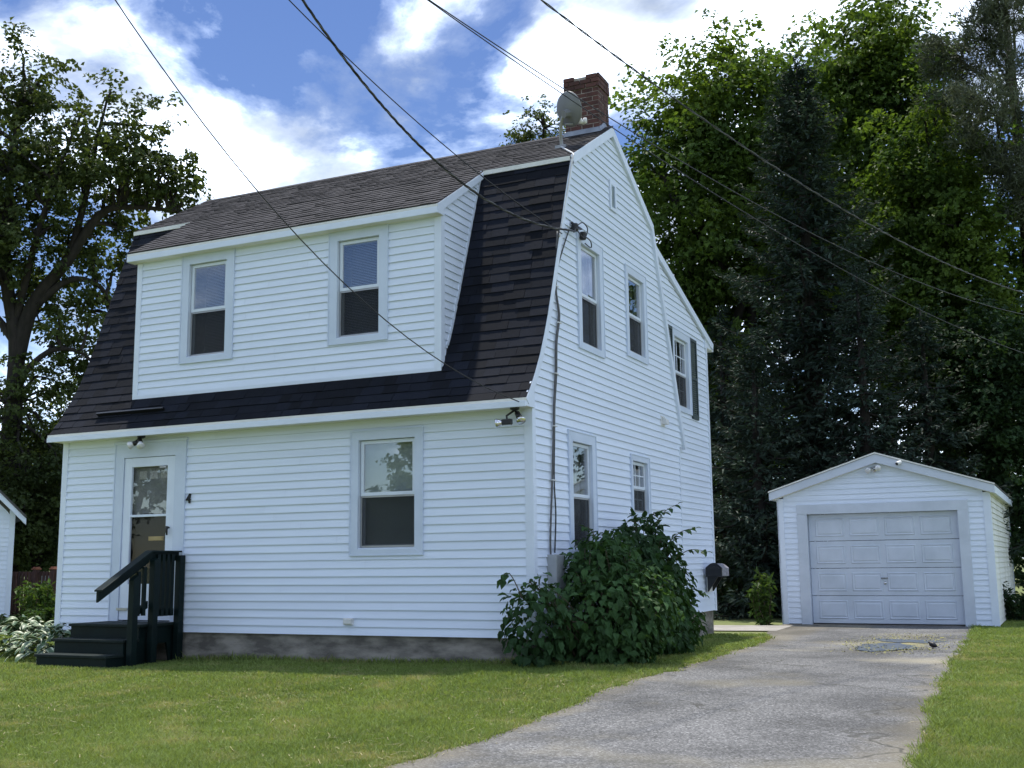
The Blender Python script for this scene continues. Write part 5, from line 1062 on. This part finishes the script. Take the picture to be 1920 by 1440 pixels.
# ------------------------------------------------------------------ puddle and bird
def puddlemat():
    m = M('puddle_water', (.085, .10, .125), .30, (.065, .078, .10), coords='World'); return m
def blob(cx, cy, rx, ry_, seed, n=40):
    r = random.Random(seed); ph = [r.random()*6.28 for _ in range(4)]; return [(cx+rx*math.cos(a)*(1+.16*math.sin(3*a+ph[0])+.09*math.sin(7*a+ph[1])), cy+ry_*math.sin(a)*(1+.12*math.sin(4*a+ph[2])+.08*math.sin(9*a+ph[3]))) for a in [6.283*i/n for i in range(n)]]
PZ = H(3.2, 5.6)+.016+.010
pm = MB(); q = blob(3.08, 5.0, .40, .78, 3); pm.add([(x, y, PZ) for x, y in q]+[(3.08, 5.0, PZ)], [(i, (i+1) % 40, 40) for i in range(40)])
q = blob(3.32, 6.75, .50, .85, 5); pm.add([(x, y, PZ-.001) for x, y in q]+[(3.32, 6.75, PZ-.001)], [(i, (i+1) % 40, 40) for i in range(40)])
tag(pm.build('puddle', puddlemat()), kind='structure')
rng = np.random.default_rng(121); n = 1500; a = rng.random(n)*6.28; rr = rng.normal(1.0, .28, n); x = 3.22+.62*np.cos(a)*rr; y = 5.75+1.55*np.sin(a)*rr; k = (x < xR(y)-.05); x, y = x[k], y[k]; n = len(x); L = rng.uniform(.008, .020, n); az = rng.random(n)*6.28
o = np.stack([x, y, hgt(x, y)+.030], -1); dv = np.stack([np.cos(az), np.sin(az), rng.normal(size=n)*.3], -1)*L[:, None]; pv = np.stack([-np.sin(az), np.cos(az), rng.normal(size=n)*.3], -1)*(L*.45)[:, None]
V = np.stack([o-dv, o+pv, o+dv, o-pv], 1).reshape(-1, 3); i = np.arange(n)[:, None]*4; M('seed_litter', (.30, .28, .09), .8, (.18, .18, .05), island=.4)
tag(add_mesh('seed_litter', fast_mesh('seed_litter', V, np.concatenate([i, i+1, i+2, i+3], 1)), MATS['seed_litter']), 'yellowish maple seed litter scattered round the puddle', 'litter', kind='stuff')
bx, by = 3.73, 5.0; bz = H(bx, by)+.018
bird = empty('bird', (bx, by, bz), 'small dark bird standing at the edge of the puddle', 'bird')
def rot(v, a): return (v[0]*math.cos(a)-v[1]*math.sin(a), v[0]*math.sin(a)+v[1]*math.cos(a), v[2])
bd = 2.7; bp_ = lambda v: tuple(np.array([bx, by, bz])+np.array(rot(v, bd))*.72)
m = MB(); m.tube([bp_(v) for v in [(-.085, 0, .040), (-.06, 0, .048), (-.03, 0, .060), (.005, 0, .070), (.035, 0, .082), (.05, 0, .098), (.062, 0, .108), (.076, 0, .106), (.084, 0, .104)]], [.012, .022, .034, .038, .033, .022, .021, .014, .004], 10); m.build('body', MATS['bird'], bird, True)
m = MB(); m.hexa([bp_(v) for v in [(-.07, -.014, .040), (-.07, .014, .040), (-.13, .02, .018), (-.13, -.02, .018), (-.07, -.014, .046), (-.07, .014, .046), (-.13, .02, .022), (-.13, -.02, .022)]]); m.build('tail', MATS['bird'], bird)
m = MB(); m.tube([bp_((.083, 0, .104)), bp_((.106, 0, .100))], [.006, .001], 6); m.build('beak', MATS['beak'], bird)
for s in (-.014, .014):
    m = MB(); m.tube([bp_((0, s, .04)), bp_((.004, s, .018)), bp_((0, s, .0))], .0028, 5); m.tube([bp_((-.012, s, .002)), bp_((.02, s, .002))], .0025, 4); m.build('leg', MATS['beak'], bird)

# ------------------------------------------------------------------ overhead wires
def plane_pts(px_list, A, B):
    """points where view rays through photograph positions meet the vertical plane A-B"""
    A = np.array(A, float); B = np.array(B, float); n = np.array([B[1]-A[1], A[0]-B[0]]); out = []
    for x, y in px_list:
        d = fw+(x-960)/F_PX*R2-(y-720)/F_PX*U2; t = ((A-CAM[:2])@n)/(d[:2]@n); out.append(CAM+t*d)
    return out
def wire(name, label, px_list, A, B, r, end=None, twist=0, mat='cable_black', ext=1.2):
    pts = plane_pts(px_list, A, B); Pn_ = np.array(pts); A = np.array(A); B = np.array(B); L = np.linalg.norm(B-A); s = (Pn_[:, :2]-A)@(B-A)/L
    co = np.polyfit(s, Pn_[:, 2], 2); s0, s1 = -1.0, max(s) if end is None else None
    if end is not None: end = np.array(end, float); s1 = (end[:2]-A)@(B-A)/L
    else: s1 = max(s)+ext
    ss = np.linspace(0, s1, 60); q = [np.array([*(A+(B-A)*t/L), np.polyval(co, t)]) for t in ss]
    if end is not None:
        e0 = q[-1].copy(); q = [p+(end-e0)*(i/59.0)**3 for i, p in enumerate(q)]
    t_ = empty(name, q[len(q)//2], label, 'wire', 'overhead wires')
    if not twist: mb = MB(); mb.tube(q, r, 6); mb.build('strand', MATS[mat], t_, True)
    else:
        q2 = []
        for i in range(len(q)-1):
            for k in range(6): q2.append(q[i]+(q[i+1]-q[i])*k/6)
        q2.append(q[-1])
        for ph in range(twist):
            mb = MB(); w = [p+r*1.1*np.array([math.cos(i*.9+ph*6.283/twist), 0, math.sin(i*.9+ph*6.283/twist)]) for i, p in enumerate(q2)]; mb.tube(w, r, 5); mb.build('strand', MATS[mat if ph else 'cable_grey'], t_, True)
    return t_
PO = (-3.5, -14.5)
wire('service_wire', 'thin black wire crossing the dormer to the front corner of the eave', [(213, 0), (360, 222), (490, 375), (640, 535), (820, 688)], (-6.0, -14.5), (-.05, -.20), .006, (-.02, -.29, 2.64))
wire('service_wire', 'thick twisted service cable ending at the gable insulators', [(555, 0), (640, 112), (750, 250), (850, 348), (930, 400), (1000, 428)], PO, (.12, .62), .0075, (.25, .62, 4.86), 3)
wire('service_wire', 'thin wire left of the thick twisted cable', [(505, 0), (600, 95), (700, 200), (760, 262), (860, 350)], (-3.9, -14.5), (.1, .55), .006, (.2, .55, 4.80))
wire('service_wire', 'lower of the two black wires crossing in front of the dish', [(806, 0), (960, 112), (1060, 178), (1150, 240), (1300, 345), (1500, 462), (1700, 563), (1915, 662)], PO, (7.4, 21), .006, mat='cable_black')
wire('service_wire', 'upper of the two black wires passing in front of chimney', [(812, 0), (960, 104), (1060, 168), (1180, 248), (1350, 350), (1500, 425), (1700, 515), (1915, 590)], (-3.2, -14.7), (7.7, 21), .006, mat='cable_black')
wire('service_wire', 'rightmost heavy twisted cable sloping down across the trees', [(1024, 0), (1130, 88), (1240, 172), (1370, 262), (1500, 345), (1640, 425), (1780, 492), (1915, 550)], (-2.8, -14.9), (8.2, 21), .0065, None, 2, mat='cable_black')
